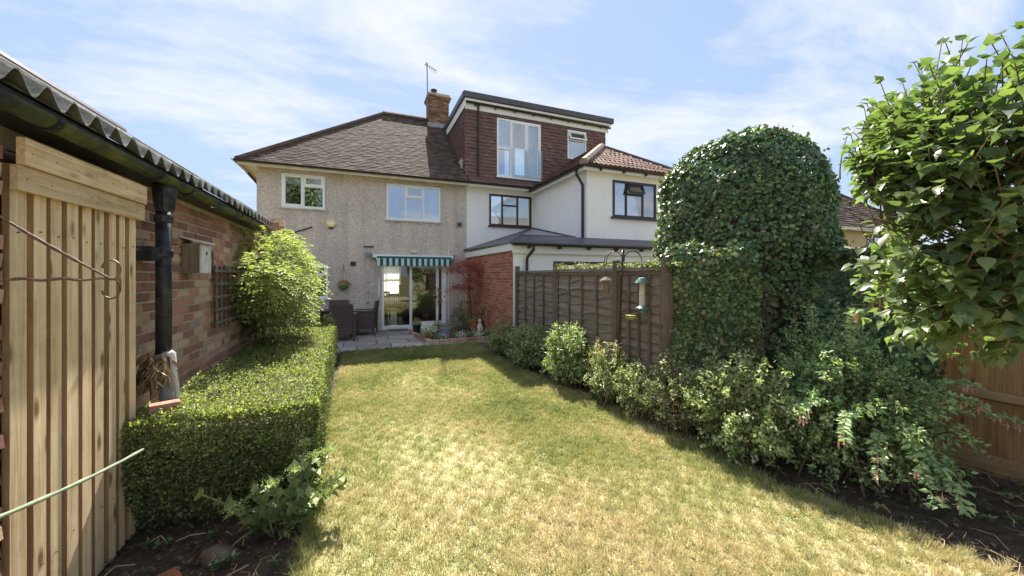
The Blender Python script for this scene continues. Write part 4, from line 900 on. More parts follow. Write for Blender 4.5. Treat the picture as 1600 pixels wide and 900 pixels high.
for i in range(8): B(-1.413, -1.392, ye_[i] - .03, ys_[i + 1] + .03, .02, 2.16).build('back_board', 'pale_timber', bp_)
nm = MB()
for a, b_ in zip(ys_, ye_):
    for zz in (.38 + random.uniform(-.02, .02), 1.88 + random.uniform(-.02, .02)):
        for q in (.5 + random.uniform(-.1, .1),): y_ = a + (b_ - a) * q; nm.tube([(-1.372, y_, zz), (-1.362, y_, zz)], .0032, 6)
for q in range(7):
    for zz in (2.115, 2.225): nm.tube([(-1.345, 2.27 + q * .14, zz), (-1.336 if zz < 2.2 else -1.320, 2.27 + q * .14, zz)], .0032, 6)
nm.build('nails', 'rusty_steel', bp_, stuff=True)
for zz in (.35, 1.85): B(-1.45, -1.414, 2.24, 3.17, zz, zz + .08).build('rail', 'pale_timber_y', bp_)
B(-1.362, -1.338, 2.225, 3.21, 2.062, 2.166).build('lower_top_board', 'pale_timber_y', bp_)
B(-1.350, -1.322, 2.235, 3.20, 2.170, 2.285).build('upper_top_board', 'pale_timber_y', bp_)
# wrought brackets with curled ends
def bracket(y, xw, xt, zt, zw, label, s=1.0):
    b = thing('wall_bracket', label, 'bracket', (xw, y, zt), group='wrought iron brackets on the garage wall')
    def curl(sg):
        pts = []
        for k in range(15): t = R(-100 + 270 * k / 14); pts.append((xt + .0 + .042 * s * cos(t) * .7, y, zt + sg * (.040 * s + .042 * s * sin(t))))
        return pts
    n = 22; mb = MB(); pts = [(xw + (xt - xw) * i / n, y, zt + .004 * sin(i)) for i in range(n + 1)]; mb.tube(pts, [.0045 * s + .003 * s * abs(sin(i * 1.1)) * (6 < i < 17) for i in range(n + 1)], 6); mb.build('arm', 'rusty_steel', b)
    pts = [(xw + (xt - xw) * (i / n), y, zw + (zt - zw) * (i / n) ** .85) for i in range(n + 1)]; MB().tube(pts, [.0045 * s + .003 * s * abs(sin(i * 1.1)) * (7 < i < 17) for i in range(n + 1)], 6).build('strut', 'rusty_steel', b)
    MB().tube(curl(1), .0042 * s, 6).build('scroll', 'rusty_steel', b); MB().tube(curl(-1), .0042 * s, 6).build('scroll', 'rusty_steel', b)
    MB().box(xw - .006, xw + .006, y - .012, y + .012, zt - .05, zw + .05).build('backplate', 'rusty_steel', b); return b
bracket(2.1, -1.40, -.985, 1.683, 2.02, 'near rusty iron bracket with curled hooks crossing in front of the timber boards')
bracket(4.83, -1.46, -1.20, 1.69, 1.90, 'far pale iron bracket with curled hooks beside the trellis', .75)
pts = []
for i in range(18): t = i / 17; pts.append((-1.12 - .09 * t, 1.45 + 1.43 * t, .98 - .42 * t + .10 * t * t))
tag(MB().tube(pts, [.0085 + .0015 * sin(i * 2.1) for i in range(18)], 8).build('bent_cane', 'cane_green', smooth=True), 'thin grey-green bent cane leaning across the timber boards into the hedge', 'cane')
# bird box
bb = thing('bird_box', 'wooden bird box with pale front hung on the garage bricks', 'bird box', (-1.46, 4.2, 1.72))
B(-1.46, -1.335, 4.10, 4.115, 1.72, 1.98).build('side', 'fence_post', bb); B(-1.46, -1.335, 4.305, 4.32, 1.72, 1.98).build('side', 'fence_post', bb); B(-1.46, -1.335, 4.116, 4.304, 1.72, 1.735).build('base', 'fence_post', bb)
B(-1.334, -1.318, 4.10, 4.32, 1.72, 1.97).build('front', 'stone_white', bb)
MB().tube([(-1.322, 4.21, 1.90), (-1.314, 4.21, 1.90)], .017, 12).build('entrance_hole', 'black_plastic', bb)
MB().add([(-1.47, 4.08, 2.03), (-1.47, 4.34, 2.03), (-1.295, 4.34, 1.985), (-1.295, 4.08, 1.985), (-1.47, 4.08, 2.045), (-1.47, 4.34, 2.045), (-1.295, 4.34, 2.0), (-1.295, 4.08, 2.0)], [(0, 3, 2, 1), (4, 5, 6, 7), (0, 1, 5, 4), (1, 2, 6, 5), (2, 3, 7, 6), (3, 0, 4, 7)]).build('lid', 'stone_white', bb)
# trellis
tr = thing('trellis', 'weathered square trellis on the garage wall beside the climber', 'trellis', (-1.45, 5.5, 1.17))
for i in range(11): B(-1.445, -1.43, 4.80 + i * .145, 4.825 + i * .145, 1.14, 1.80).build('upright', 'trellis_dark', tr)
for i in range(5): B(-1.429, -1.413, 4.78, 6.30, 1.18 + i * .138, 1.207 + i * .138).build('crossbar', 'trellis_wood', tr)

# ================================================================== FENCES
fn = thing('lap_fence', 'brown waney-lap fence panels between posts behind the shrubs', 'fence', (3.3, 5, 0))
posts = [7.74, 5.92, 4.20, 3.30]
for p in posts: B(3.22, 3.31, p - .045, p + .045, -.05, 1.90).build('post', 'fence_post', fn)
for a, b_ in ((posts[1], posts[0]), (posts[2], posts[1]), (posts[3], posts[2])):
    y0, y1 = a + .05, b_ - .05; mb = MB()
    mb.box(3.30, 3.34, y0, y1, .04, .10); mb.box(3.25, 3.275, y0, y1, 1.70, 1.76)
    for q in range(5): yy_ = y0 + (y1 - y0 - .035) * q / 4; mb.box(3.235, 3.252, yy_, yy_ + .035, .04, 1.70)
    pn = mb.build('panel', 'fence_post', fn)
    B(3.225, 3.345, y0 - .02, y1 + .02, 1.765, 1.795).build('capping', 'weathered_lap', pn)
    nb_ = 14; hb_ = 1.66 / nb_
    for r_ in range(nb_):
        z = .05 + r_ * hb_; n = 14; vs = []; ph = random.random() * 9; am = .012 + .012 * random.random()
        for k in range(n + 1):
            y = y0 + (y1 - y0) * k / n; wv = am * sin(y * 5.2 + ph) + am * .6 * sin(y * 11 + ph * 2)
            vs += [(3.258, y, z + wv), (3.272, y, z + wv), (3.300, y, z + hb_ + .045), (3.288, y, z + hb_ + .045)]
        fs = []
        for k in range(n):
            a_i, b_i = k * 4, k * 4 + 4
            for q in range(4): fs.append((a_i + q, a_i + (q + 1) % 4, b_i + (q + 1) % 4, b_i + q))
        fs += [(3, 2, 1, 0), (n * 4, n * 4 + 1, n * 4 + 2, n * 4 + 3)]
        MB().add(vs, fs).build('lap_board', 'weathered_lap', pn)
of = thing('board_fence', 'orange-brown closeboard fence at the right edge behind the lilac', 'fence', (5.05, 1.5, 0))
y = -1.2
while y < 3.4:
    w_ = .125 + random.uniform(-.006, .006); x = 5.03 + random.uniform(-.004, .004)
    MB().add([(x, y, .12), (x + .018, y, .12), (x + .022, y + w_, .12), (x + .012, y + w_, .12), (x, y, 1.82), (x + .018, y, 1.82), (x + .022, y + w_, 1.82), (x + .012, y + w_, 1.82)],
             [(0, 3, 2, 1), (4, 5, 6, 7), (0, 1, 5, 4), (1, 2, 6, 5), (2, 3, 7, 6), (3, 0, 4, 7)]).build('board', 'orange_fence', of); y += w_ - .004
for zz in (.62, 1.42): MB().add([(5.029, -1.2, zz), (5.029, 3.4, zz), (5.029, 3.4, zz + .085), (5.029, -1.2, zz + .085), (4.985, -1.2, zz + .02), (4.985, 3.4, zz + .02), (4.985, 3.4, zz + .065), (4.985, -1.2, zz + .065)], [(0, 4, 5, 1), (4, 7, 6, 5), (7, 3, 2, 6), (0, 3, 7, 4), (1, 5, 6, 2)]).build('rail', 'orange_rail', of)
for p in (-.9, 1.72): B(4.93, 5.028, p, p + .1, -.05, 1.8).build('post', 'orange_rail', of)
B(5.00, 5.028, -1.2, 3.4, -.03, .15).build('gravel_board', 'orange_rail', of)

# ================================================================== PLANTS
def noise3(P, s, seed=0):
    r = np.random.default_rng(seed); o = np.zeros(len(P))
    for k in range(5):
        d = unit(r.normal(size=3)) * s * (1 + k * .7); o += np.sin(P @ d + r.random() * 6.28) / (1 + k * .5)
    return o / 2.2
# --- clipped box hedge
hedge = thing('box_hedge', 'low clipped box hedge along the lawn, sunlit top and shaded end', 'hedge', (-.9, 5, 0))
HGY0, HGY1 = 3.02, 8.3; HGX0 = -1.42
def hxr(y): return np.interp(y, [3.0, 5, 7, 8.4], [-.27, -.38, -.44, -.47])
def hz(y): return np.interp(y, [3.0, 7, 8.4], [.79, .74, .71])
def hedge_leaves(n, Lr):
    A = np.array([1.15, .85, 3.8]); reg = rng.choice(3, n, p=[.32, .43, .25])      # near end, top, lawn side
    u, v = rng.random(n), rng.random(n); P = np.zeros((n, 3)); Nn = np.zeros((n, 3))
    q = reg == 0; P[q] = np.stack([HGX0 + (hxr(3.2) - HGX0) * u[q], np.full(q.sum(), HGY0), .02 + .77 * v[q]], -1); Nn[q] = (0, -1, 0)
    q = reg == 1; yy_ = HGY0 + (HGY1 - HGY0) * v[q] ** 1.5; P[q] = np.stack([HGX0 + (hxr(yy_) - HGX0) * u[q], yy_, hz(yy_)], -1); Nn[q] = (0, 0, 1)
    q = reg == 2; yy_ = HGY0 + (HGY1 - HGY0) * v[q] ** 1.5; P[q] = np.stack([hxr(yy_), yy_, .02 + .75 * u[q]], -1); Nn[q] = (1, 0, 0)
    # round the edges
    r = .07; cx1 = hxr(P[:, 1]) - r; cz1 = hz(P[:, 1]) - r; dx = np.maximum(P[:, 0] - cx1, 0); dz_ = np.maximum(P[:, 2] - cz1, 0); dy = np.maximum(HGY0 + r - P[:, 1], 0)
    dd = np.sqrt(dx ** 2 + dz_ ** 2 + dy ** 2); f = np.where(dd > r, r / np.maximum(dd, 1e-6), 1)
    P[:, 0] = np.where(dx > 0, cx1 + dx * f, P[:, 0]); P[:, 2] = np.where(dz_ > 0, cz1 + dz_ * f, P[:, 2]); P[:, 1] = np.where(dy > 0, HGY0 + r - dy * f, P[:, 1])
    lump = noise3(P, 6, 1) * .034 + noise3(P, 24, 2) * .018
    low = np.clip((.42 - P[:, 2]) / .42, 0, 1) * (Nn[:, 1] < 0); 
    P += Nn * (lump + rng.normal(size=n) * .014 - .03)[:, None]; P[:, 1] += low * .14
    D = Nn * .55 + rv(n) + [0, 0, .25]; U = Nn + rv(n) * .55
    keep = rng.random(n) > low * .80
    L = Lr * (.75 + .5 * rng.random(n)) * (1 + .05 * np.maximum(P[:, 1] - 3, 0))
    return P[keep], D[keep], U[keep], L[keep]
P, D, U, L = hedge_leaves(70000, .019); hb_n = noise3(P, 5, 41) + noise3(P, 17, 42) * .6; leaves('foliage', P, D, U, L, L * .62, ['lf_box', 'lf_box_new_sunlit', 'lf_ivybrown'], np.where(rng.random(len(P)) < np.clip(hb_n * .35 - .18, .02, .4), 2, (rng.random(len(P)) < np.where(P[:, 2] > .70, .75, .06)).astype(int)), parent=hedge)  # paler leaves picked by height: sunlit top painted in, darker leaves below
PP = []; DD = []
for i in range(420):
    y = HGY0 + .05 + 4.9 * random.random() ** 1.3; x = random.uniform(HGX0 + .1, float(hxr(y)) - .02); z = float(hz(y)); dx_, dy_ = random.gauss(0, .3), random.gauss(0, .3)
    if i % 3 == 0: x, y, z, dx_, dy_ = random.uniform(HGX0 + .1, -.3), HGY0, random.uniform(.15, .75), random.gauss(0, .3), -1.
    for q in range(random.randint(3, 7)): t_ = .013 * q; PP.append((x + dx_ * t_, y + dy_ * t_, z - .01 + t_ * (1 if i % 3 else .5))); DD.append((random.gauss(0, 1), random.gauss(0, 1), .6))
leaves('new_shoots', PP, DD, rv(len(PP)), .019, .012, ['lf_box_new_sunlit', 'lf_box'], rng.random(len(PP)) < .35, parent=hedge)
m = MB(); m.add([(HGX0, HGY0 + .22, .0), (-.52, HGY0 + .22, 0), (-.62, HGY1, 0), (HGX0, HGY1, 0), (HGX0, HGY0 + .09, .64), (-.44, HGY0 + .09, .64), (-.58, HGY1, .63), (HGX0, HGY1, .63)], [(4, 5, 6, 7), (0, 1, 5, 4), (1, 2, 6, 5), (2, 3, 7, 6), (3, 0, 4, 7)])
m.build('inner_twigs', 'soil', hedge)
mb = MB()
for i in range(60):
    x = random.uniform(-1.35, -.45); y = random.uniform(HGY0 + .08, HGY0 + .25); mb.tube([(x, y + .08, 0), (x + random.uniform(-.08, .08), y + .03, .22), (x + random.uniform(-.12, .12), y + .05, .42)], [.006, .004, .002], 5)
mb.build('stems', 'bark', hedge, stuff=True)

# --- ivy dome
def dome_pts(n, c, rx, ry, z0, z1, p=2.6, seed=3):
    """points on a bullet-shaped bush: upright flanks, rounded top"""
    a = rng.random(n) * 2 * pi; h = rng.random(n); zc = z1 - 1.12
    H = z1 - z0; area_top = .36; top = rng.random(n) < area_top; ph = np.arccos(1 - rng.random(n))      # 0 = pole
    sp, cp = np.sin(ph) ** .90, np.cos(ph)
    z = np.where(top, zc + 1.12 * cp, z0 + (zc - z0) * h); rr = np.where(top, sp, 1.0)
    rr = rr * np.where(z < zc, .90 + .10 * np.clip((z - z0) / (zc - z0), 0, 1) ** .7, 1)
    P = np.stack([c[0] + rx * rr * np.cos(a), c[1] + ry * rr * np.sin(a), z], -1)
    Nn = unit(np.stack([np.cos(a) * rr / rx, np.sin(a) * rr / ry, np.where(top, cp / 1.1, .05)], -1))
    P += Nn * (noise3(P, 3.2, seed) * .085 + noise3(P, 9, seed + 1) * .03 + rng.normal(size=n) * .018)[:, None]; return P, Nn
dome = thing('ivy_dome', 'tall clipped dome of dark green ivy rising behind the end of the lap fence', 'bush', (4.99, 3.62, 0))
DC = (4.90, 3.65); n = 42000
P, Nn = dome_pts(n, DC, 1.0, 1.0, .05, 3.66)
vis_ = (Nn @ np.array([-.85, -.5, .1])) > -.75; P, Nn = P[vis_], Nn[vis_]; n = len(P)
D = Nn * .35 + [0, 0, -.6] + rv(n) * .85; U = Nn + rv(n) * .65 + [0, 0, .15]; L = .046 * (.6 + .75 * rng.random(n))
side = (P[:, 0] - DC[0]) * .9268 - (P[:, 1] - DC[1]) * .3756                     # picture-right component
brown = np.clip(1.50 - P[:, 2] * .60 - side * .50 + noise3(P, 4, 9) * .45, 0, 1) * .42
red = np.clip((P[:, 2] - 3.35) * 1.1 + side * .3 + noise3(P, 5, 5) * .5, 0, 1) * .35
mi = np.where(rng.random(n) < brown, 1, np.where(rng.random(n) < red, 2, 0))
leaves('foliage', P, D, U, L, L * .95, ['lf_ivy', 'lf_ivybrown', 'lf_ivyred'], mi, SHIVY, dome)
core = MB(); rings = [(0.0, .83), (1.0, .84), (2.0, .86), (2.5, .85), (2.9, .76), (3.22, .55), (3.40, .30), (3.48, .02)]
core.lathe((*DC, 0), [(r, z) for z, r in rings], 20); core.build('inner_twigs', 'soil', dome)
bank = thing('ivy_bank', 'browning ivy bank swallowing the end of the lap fence below the green dome', 'ivy', (4.0, 3.3, 0))
path = np.array([(3.42, 3.44), (3.54, 3.26), (3.80, 3.08), (4.10, 2.92)]); sg = np.linalg.norm(np.diff(path, axis=0), axis=1); cs = np.concatenate([[0], np.cumsum(sg)])
n = 17000; u = rng.random(n) * cs[-1]; px_ = np.interp(u, cs, path[:, 0]); py_ = np.interp(u, cs, path[:, 1]); tx_ = np.gradient(path[:, 0], cs); ty_ = np.gradient(path[:, 1], cs); tX = np.interp(u, cs, tx_); tY = np.interp(u, cs, ty_)
an = (rng.random(n) - .5) * pi * 1.25 + .1; topz = 1.80 + .10 * u / cs[-1] + .05 * np.sin(u * 9); hz_ = rng.random(n); cap = rng.random(n) < .22
z = np.where(cap, topz - .02 + .16 * np.cos(an), .02 + (topz - .1) * hz_); off_ = np.where(cap, 0.22 * np.sin(an), .21 + .04 * np.sin(u * 7 + z * 3))
nx, ny = tY, -tX; P = np.stack([px_ + nx * off_, py_ + ny * off_, z], -1); Nn = unit(np.stack([nx * np.where(cap, np.sin(an), 1), ny * np.where(cap, np.sin(an), 1), np.where(cap, np.abs(np.cos(an)), .1)], -1))
P += Nn * (noise3(P, 5, 31) * .06 + noise3(P, 13, 32) * .03 + rng.normal(size=n) * .02)[:, None]; L = .046 * (.55 + .8 * rng.random(n))
br = np.clip(.60 - .25 * u + noise3(P, 4, 35) * .35 - np.clip(z - .8, 0, 1.) * .55, .04, .7); mi = np.where(rng.random(n) < br, 1, np.where(rng.random(n) < .10, 2, 0))
leaves('foliage', P, Nn * .3 + [0, 0, -.5] + rv(n) * .85, Nn + rv(n) * .7, L, L * .9, ['lf_ivy', 'lf_ivybrown', 'lf_pale'], mi, SHIVY, bank)
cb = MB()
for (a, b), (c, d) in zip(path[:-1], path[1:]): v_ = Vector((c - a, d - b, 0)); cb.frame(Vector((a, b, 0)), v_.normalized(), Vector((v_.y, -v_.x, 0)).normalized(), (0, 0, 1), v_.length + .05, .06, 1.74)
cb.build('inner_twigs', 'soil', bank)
mb = MB()
for i in range(26):
    u_ = random.uniform(0, cs[-1]); x = float(np.interp(u_, cs, path[:, 0])); y = float(np.interp(u_, cs, path[:, 1])) - .22; z = random.uniform(0, 1.3); mb.tube([(x, y, z), (x + random.uniform(-.1, .1), y - .03, z + .25), (x + random.uniform(-.15, .15), y + .0, z + .5)], random.uniform(.003, .007), 5)
mb.build('stems', 'bark', bank, stuff=True)
SPn, SNn = dome_pts(150, DC, 1.06, 1.06, .3, 3.68); PP = []; DD = []
for a_p, a_n in zip(SPn, SNn):
    d = unit(a_n + rng.normal(size=3) * .6 + [0, 0, .35])
    for q in range(rng.integers(2, 5)): PP.append(a_p + d * .025 * (q + 1) - np.array([0, 0, .0015 * q * q])); DD.append(d * .4 + rng.normal(size=3) * .8)
leaves('stray_shoots', PP, DD, rv(len(PP)) + [0, 0, .6], .036, .034, ['lf_ivy', 'lf_mid'], rng.random(len(PP)) < .3, SHIVY, dome)
# --- ivy over the right fence
iv = thing('ivy_fence_cover', 'dark ivy mass smothering the right fence beyond the fuchsia', 'ivy', (4.9, 2.5, 0))
n = 13000; Y = 1.66 + 1.6 * rng.random(n); Zz = rng.random(n) ** .85 * 1.98; topm = rng.random(n) < .22
X = 4.80 - .06 * np.sin(Zz * 2.5) + noise3(np.stack([Y, Zz, Y], -1), 4, 12) * .08; X = np.where(topm, 4.75 + .45 * rng.random(n), X); Zz = np.where(topm, 1.93 + noise3(np.stack([Y, X, Y], -1), 6, 15) * .06, Zz)
edge = 1.66 + .12 * np.sin(Zz * 5) + .08 * np.sin(Zz * 13); kp = Y > edge; X, Y, Zz, topm = X[kp], Y[kp], Zz[kp], topm[kp]; n = len(X)
P = np.stack([X, Y, Zz], -1) + rv(n) * .03; Nn = np.where(topm[:, None], [-.3, 0, 1.], [-1., -.25, .1]); L = .06 * (.7 + .6 * rng.random(n))
leaves('foliage', P, Nn * .4 + [0, 0, -.7] + rv(n) * .5, Nn + rv(n) * .45, L, L * .95, ['lf_ivy', 'lf_ivybrown'], rng.random(n) < .06, SHIVY, iv)
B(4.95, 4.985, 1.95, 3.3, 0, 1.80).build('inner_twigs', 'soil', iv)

# --- generic shrub of arching stems
def shrub(name, label, cat, base, ctr, rad, ns, leaf, per, mats, pmix=None, shape=SH4, flowers=None, droop=.25, stem='bark', zmin=.03, spread=.12, hemi=True, fl_n=0, twig=.005, pair=.5, stuffy=True, flex=.18, wr=.5):
    t = thing(name, label, cat, (base[0], base[1], 0)); sb = MB(); PP = []; DD = []; UU = []; LL = []; tips = []
    ctr = np.array(ctr, float); rad = np.array(rad, float)
    for s in range(ns):
        d = rng.normal(size=3); d /= np.linalg.norm(d)
        if hemi: d[2] = abs(d[2]) * .95 if rng.random() < .62 else -.55 * abs(d[2])
        k = .62 + .38 * rng.random() ** .5; e = ctr + d * rad * k; e[2] = max(e[2], zmin + .04)
        b0 = np.array([base[0] + rng.normal() * spread, base[1] + rng.normal() * spread, .0])
        m_ = (b0 + e) / 2 + np.array([0, 0, rad[2] * .28]) + rng.normal(size=3) * .05 * rad
        T = np.linspace(0, 1, 9)[:, None]; C = (1 - T) ** 2 * b0 + 2 * T * (1 - T) * m_ + T ** 2 * e; C[:, 2] -= droop * rad[2] * (T[:, 0] ** 3) * .5; C[:, 2] = np.maximum(C[:, 2], zmin * T[:, 0])
        sb.tube([tuple(c) for c in C], list(twig * (1.4 - T[:, 0])), 4, cap=False); tips.append(C[-1])
        npt = per; tt = 1 - (1 - flex) * 0 - rng.random(npt) ** 1.25 * (1 - flex); tt = np.clip(tt, 0, 1); idx = tt * 8; i0 = np.minimum(idx.astype(int), 7); fr = (idx - i0)[:, None]
        Q = C[i0] * (1 - fr) + C[i0 + 1] * fr; tan = unit(C[i0 + 1] - C[i0]); sd = rv(npt) * pair
        PP.append(Q + rng.normal(size=(npt, 3)) * leaf * .45); DD.append(tan * .5 + sd * 2.0 + [0, 0, -.1]); UU.append(np.tile([-.15, -.3, .9], (npt, 1)) + rv(npt) * .8); LL.append(leaf * (.6 + .7 * rng.random(npt)))
    P = np.concatenate(PP); D = np.concatenate(DD); U = np.concatenate(UU); L = np.concatenate(LL); P[:, 2] = np.maximum(P[:, 2], .01)
    mi = np.zeros(len(P), int) if pmix is None else pmix(P)
    sb.build('stems', stem, t, stuff=True); leaves('foliage', P, D, U, L, L * wr, mats, mi, shape, t)
    if fl_n:
        tips = np.array(tips); q = tips[rng.integers(0, len(tips), fl_n)] + rng.normal(size=(fl_n, 3)) * leaf * .8
        leaves('blossom', q, rv(fl_n) * .6 + (flowers[2] if len(flowers) > 2 else [0, 0, .5]), rv(fl_n), flowers[1], flowers[1] * .55, [flowers[0]], parent=t)
    return t
# pale variegated shrub in front of the dome
shrub('pale_shrub', 'pale silvery-green leafy shrub spilling on the lawn below the ivy dome', 'shrub', (3.36, 2.45), (3.30, 2.42, .46), (.46, .60, .72), 190, .040, 62, ['lf_pale', 'lf_mid'], lambda P: (rng.random(len(P)) < .35).astype(int), fl_n=0)
shrub('low_pale_shrub', 'small low pale shrub at the dome foot, next to the pointed lap fence end', 'shrub', (3.20, 3.10), (3.14, 3.06, .40), (.28, .36, .60), 90, .035, 45, ['lf_pale', 'lf_ivybrown'], lambda P: (rng.random(len(P)) < .3).astype(int))
# fuchsia
FU = shrub('fuchsia_bush', 'large dark green arching fuchsia with hanging pink flowers', 'shrub', (4.05, 1.95), (4.02, 1.92, .52), (.80, .78, .92), 250, .040, 66, ['lf_fuchsia', 'lf_mid'], lambda P: (rng.random(len(P)) < .22).astype(int), droop=.5, spread=.2, twig=.006, flex=.1)
def spray(parent, pts, leafs, L0=.052, flw=4, mat='lf_fuchsia'):
    """one arching fuchsia branch: paired leaves and flowers hanging at its tip"""
    pts = np.array(pts, float); n = 26; T = np.linspace(0, 1, n); A = (1 - T)[:, None] ** 2 * pts[0] + 2 * (T * (1 - T))[:, None] * pts[1] + T[:, None] ** 2 * pts[2]
    MB().tube([tuple(a) for a in A], list(.005 * (1.3 - T)), 5).build('branch', 'green_stem', parent)
    tn = unit(np.gradient(A, axis=0)); sd = unit(np.cross(tn, [0, 0, 1.])); P = []; D = []
    for i in range(3, n):
        for s in (1, -1):
            for q in range(leafs): P.append(A[i] + rng.normal(size=3) * .008); D.append(sd[i] * s + tn[i] * .5 + rng.normal(size=3) * .35 + [0, 0, -.15])
    P = np.array(P); k = len(P); L = L0 * (.7 + .5 * rng.random(k)); leaves('branch_leaves', P, D, rv(k) * .6 + [-.35, -.55, .7], L, L * .5, [mat], parent=parent)
    for f in range(flw):
        c = A[-1 - rng.integers(0, 7)] + rng.normal(size=3) * .02; mb = MB(); h = .035 + .02 * random.random()
        mb.tube([c, c - np.array([0, 0, .022])], .0012, 4); z = c[2] - .022
        mb.lathe((c[0], c[1], z - h), [(.006, 0), (.0065, h * .5), (.003, h)], 6)
        for q in range(4): a = q * pi / 2 + .4; mb.add([(c[0], c[1], z - h * .3), (c[0] + .022 * cos(a - .25), c[1] + .022 * sin(a - .25), z - h * .45), (c[0] + .03 * cos(a), c[1] + .03 * sin(a), z - h * .35), (c[0] + .022 * cos(a + .25), c[1] + .022 * sin(a + .25), z - h * .45)], [(0, 1, 2, 3)])
        mb.tube([(c[0], c[1], z - h), (c[0] + .003, c[1], z - h - .02)], .0012, 4); mb.build('flower', 'fl_pink', parent)
SP = [((4.1, 1.8, .7), (4.25, 1.6, 1.15), (4.42, 1.45, 1.12)), ((4.1, 1.7, .5), (4.3, 1.5, .95), (4.35, 1.28, .86)), ((4.0, 1.7, .5), (4.15, 1.4, .88), (4.2, 1.22, .75)),
      ((4.1, 1.6, .5), (4.4, 1.4, .72), (4.75, 1.15, .55)), ((3.9, 1.6, .5), (3.7, 1.45, .65), (3.45, 1.2, .22)), ((3.9, 1.6, .4), (3.6, 1.6, .6), (3.38, 1.45, .28)), ((3.8, 1.7, .5), (3.5, 1.75, .72), (3.28, 1.6, .50)),
      ((3.8, 1.8, .5), (3.45, 1.9, .8), (3.20, 1.85, .60)), ((4.0, 1.9, .9), (3.85, 1.85, 1.45), (3.75, 1.75, 1.40)), ((4.1, 2.0, .9), (4.2, 1.9, 1.55), (4.15, 1.75, 1.50)), ((3.9, 1.6, .4), (3.75, 1.3, .5), (3.62, 1.12, .18))]
for s_ in SP: spray(FU, s_, 2, flw=5)
shrub('feathery_shrub', 'taller feathery green shrub behind the fuchsia against dark ivy', 'shrub', (4.35, 2.35), (4.30, 2.30, .95), (.42, .45, .65), 110, .036, 60, ['lf_fuchsia', 'lf_pale'], lambda P: (rng.random(len(P)) < .25).astype(int))
# border along the lap fence
shrub('grey_shrub', 'grey-green low shrub at the corner of the flower bed', 'shrub', (2.85, 7.5), (2.82, 7.4, .38), (.42, .65, .48), 100, .045, 45, ['lf_grey', 'lf_mid'], lambda P: (rng.random(len(P)) < .3).astype(int))
shrub('spreading_shrub', 'dull green spreading shrub with buff tips along the lap fence', 'shrub', (2.95, 6.2), (2.88, 6.1, .40), (.46, .80, .55), 140, .05, 45, ['lf_grey', 'lf_mid', 'fl_buff'], lambda P: rng.choice(3, len(P), p=[.5, .43, .07]))
shrub('bright_shrub', 'bright green rounded shrub in front of the middle fence panel', 'shrub', (2.96, 4.95), (2.93, 4.92, .50), (.38, .44, .62), 150, .062, 42, ['lf_mid', 'lf_pale'], lambda P: (rng.random(len(P)) < .45).astype(int), shape=SH8, wr=.42)
shrub('flowering_shrub', 'loose shrub with faded pink flower heads by the feeder pole', 'shrub', (3.02, 4.10), (3.00, 4.06, .46), (.28, .34, .55), 80, .042, 40, ['lf_pale', 'lf_mid'], lambda P: (rng.random(len(P)) < .5).astype(int), flowers=('fl_buff', .03, [0, 0, .6]), fl_n=520)
shrub('edge_shrub', 'light green shrub leaning onto the lawn right of the feeder pole', 'shrub', (3.10, 3.55), (3.06, 3.50, .34), (.28, .34, .46), 90, .036, 44, ['lf_pale'], None)
# leaves creeping over the fence top
n = 1500; Y = 3.1 + 2.8 * rng.random(n) ** 1.3; P = np.stack([3.30 + rng.normal(size=n) * .05, Y, 1.815 + np.abs(rng.normal(size=n)) * .028 * (.3 + np.abs(np.sin(Y * 4)))], -1)
tag(leaves('creeper', P, rv(n) + [-.3, 0, 0], rv(n) * .5 + [0, 0, 1.], .038, .030, ['lf_grey', 'lf_ivybrown'], rng.random(n) < .4), 'thin pale creeper running along the top of the lap fence', 'creeper')
# --- wisteria-like climber on the garage
cl = thing('leafy_climber', 'bright yellow-green climber billowing from the garage wall over the hedge', 'climber', (-1.3, 6.5, 0)); PP = []; DD = []; UU = []; sb = MB()
cc = np.array([-1.20, 6.35, 1.62]); rr = np.array([.40, 1.25, .68])
for s in range(600):
    d = rng.normal(size=3); d /= np.linalg.norm(d); d[0] = abs(d[0]) * (1 if rng.random() < .85 else -.6); e = cc + d * rr * (.70 + .28 * rng.random() + .16 * sin(d[1] * 7 + d[2] * 5) ); out_ = unit(d * [1, 1, .4] + [0, 0, .1])
    k = 9; T = np.linspace(0, 1, k); Lr = .22 + .1 * rng.random(); A = e + out_ * (T * Lr)[:, None]; A[:, 2] -= (T ** 2) * Lr * .55
    sdv = unit(np.cross(out_, [0, 0, 1.]))
    for i in range(1, k):
        for sg in (1, -1): PP.append(A[i]); DD.append(sdv * sg + out_ * .6 + [0, 0, -.35] + rng.normal(size=3) * .2); UU.append(rng.normal(size=3) * .3 + [0, 0, 1])
    PP.append(A[-1]); DD.append(out_ + [0, 0, -.5]); UU.append([0, 0, 1.])
    if s % 4 == 0: sb.tube([(-1.4, 6.4 + rng.normal() * .4, .9), tuple((e + cc) / 2), tuple(e)], [.008, .005, .002], 4, cap=False)
P = np.array(PP); P[:, 0] = np.maximum(P[:, 0], -1.44); L = .070 * (.6 + .6 * rng.random(len(P))); leaves('foliage', P, np.array(DD), np.array(UU), L, L * .32, ['lf_wisteria'], parent=cl)
sb.tube([(-1.38, 6.6, 0), (-1.36, 6.55, .8), (-1.3, 6.5, 1.5)], [.03, .025, .02], 8); sb.build('stems', 'bark', cl, stuff=True)
n = 3800; P = rv(n) * rng.random((n, 1)) ** .5 * rr * .8 + cc + [-.05, 0, -.15]; leaves('inner_foliage', P, rv(n) + [0, 0, -.6], rv(n), .07, .035, ['lf_mid', 'lf_wisteria'], rng.random(n) < .4, parent=cl)
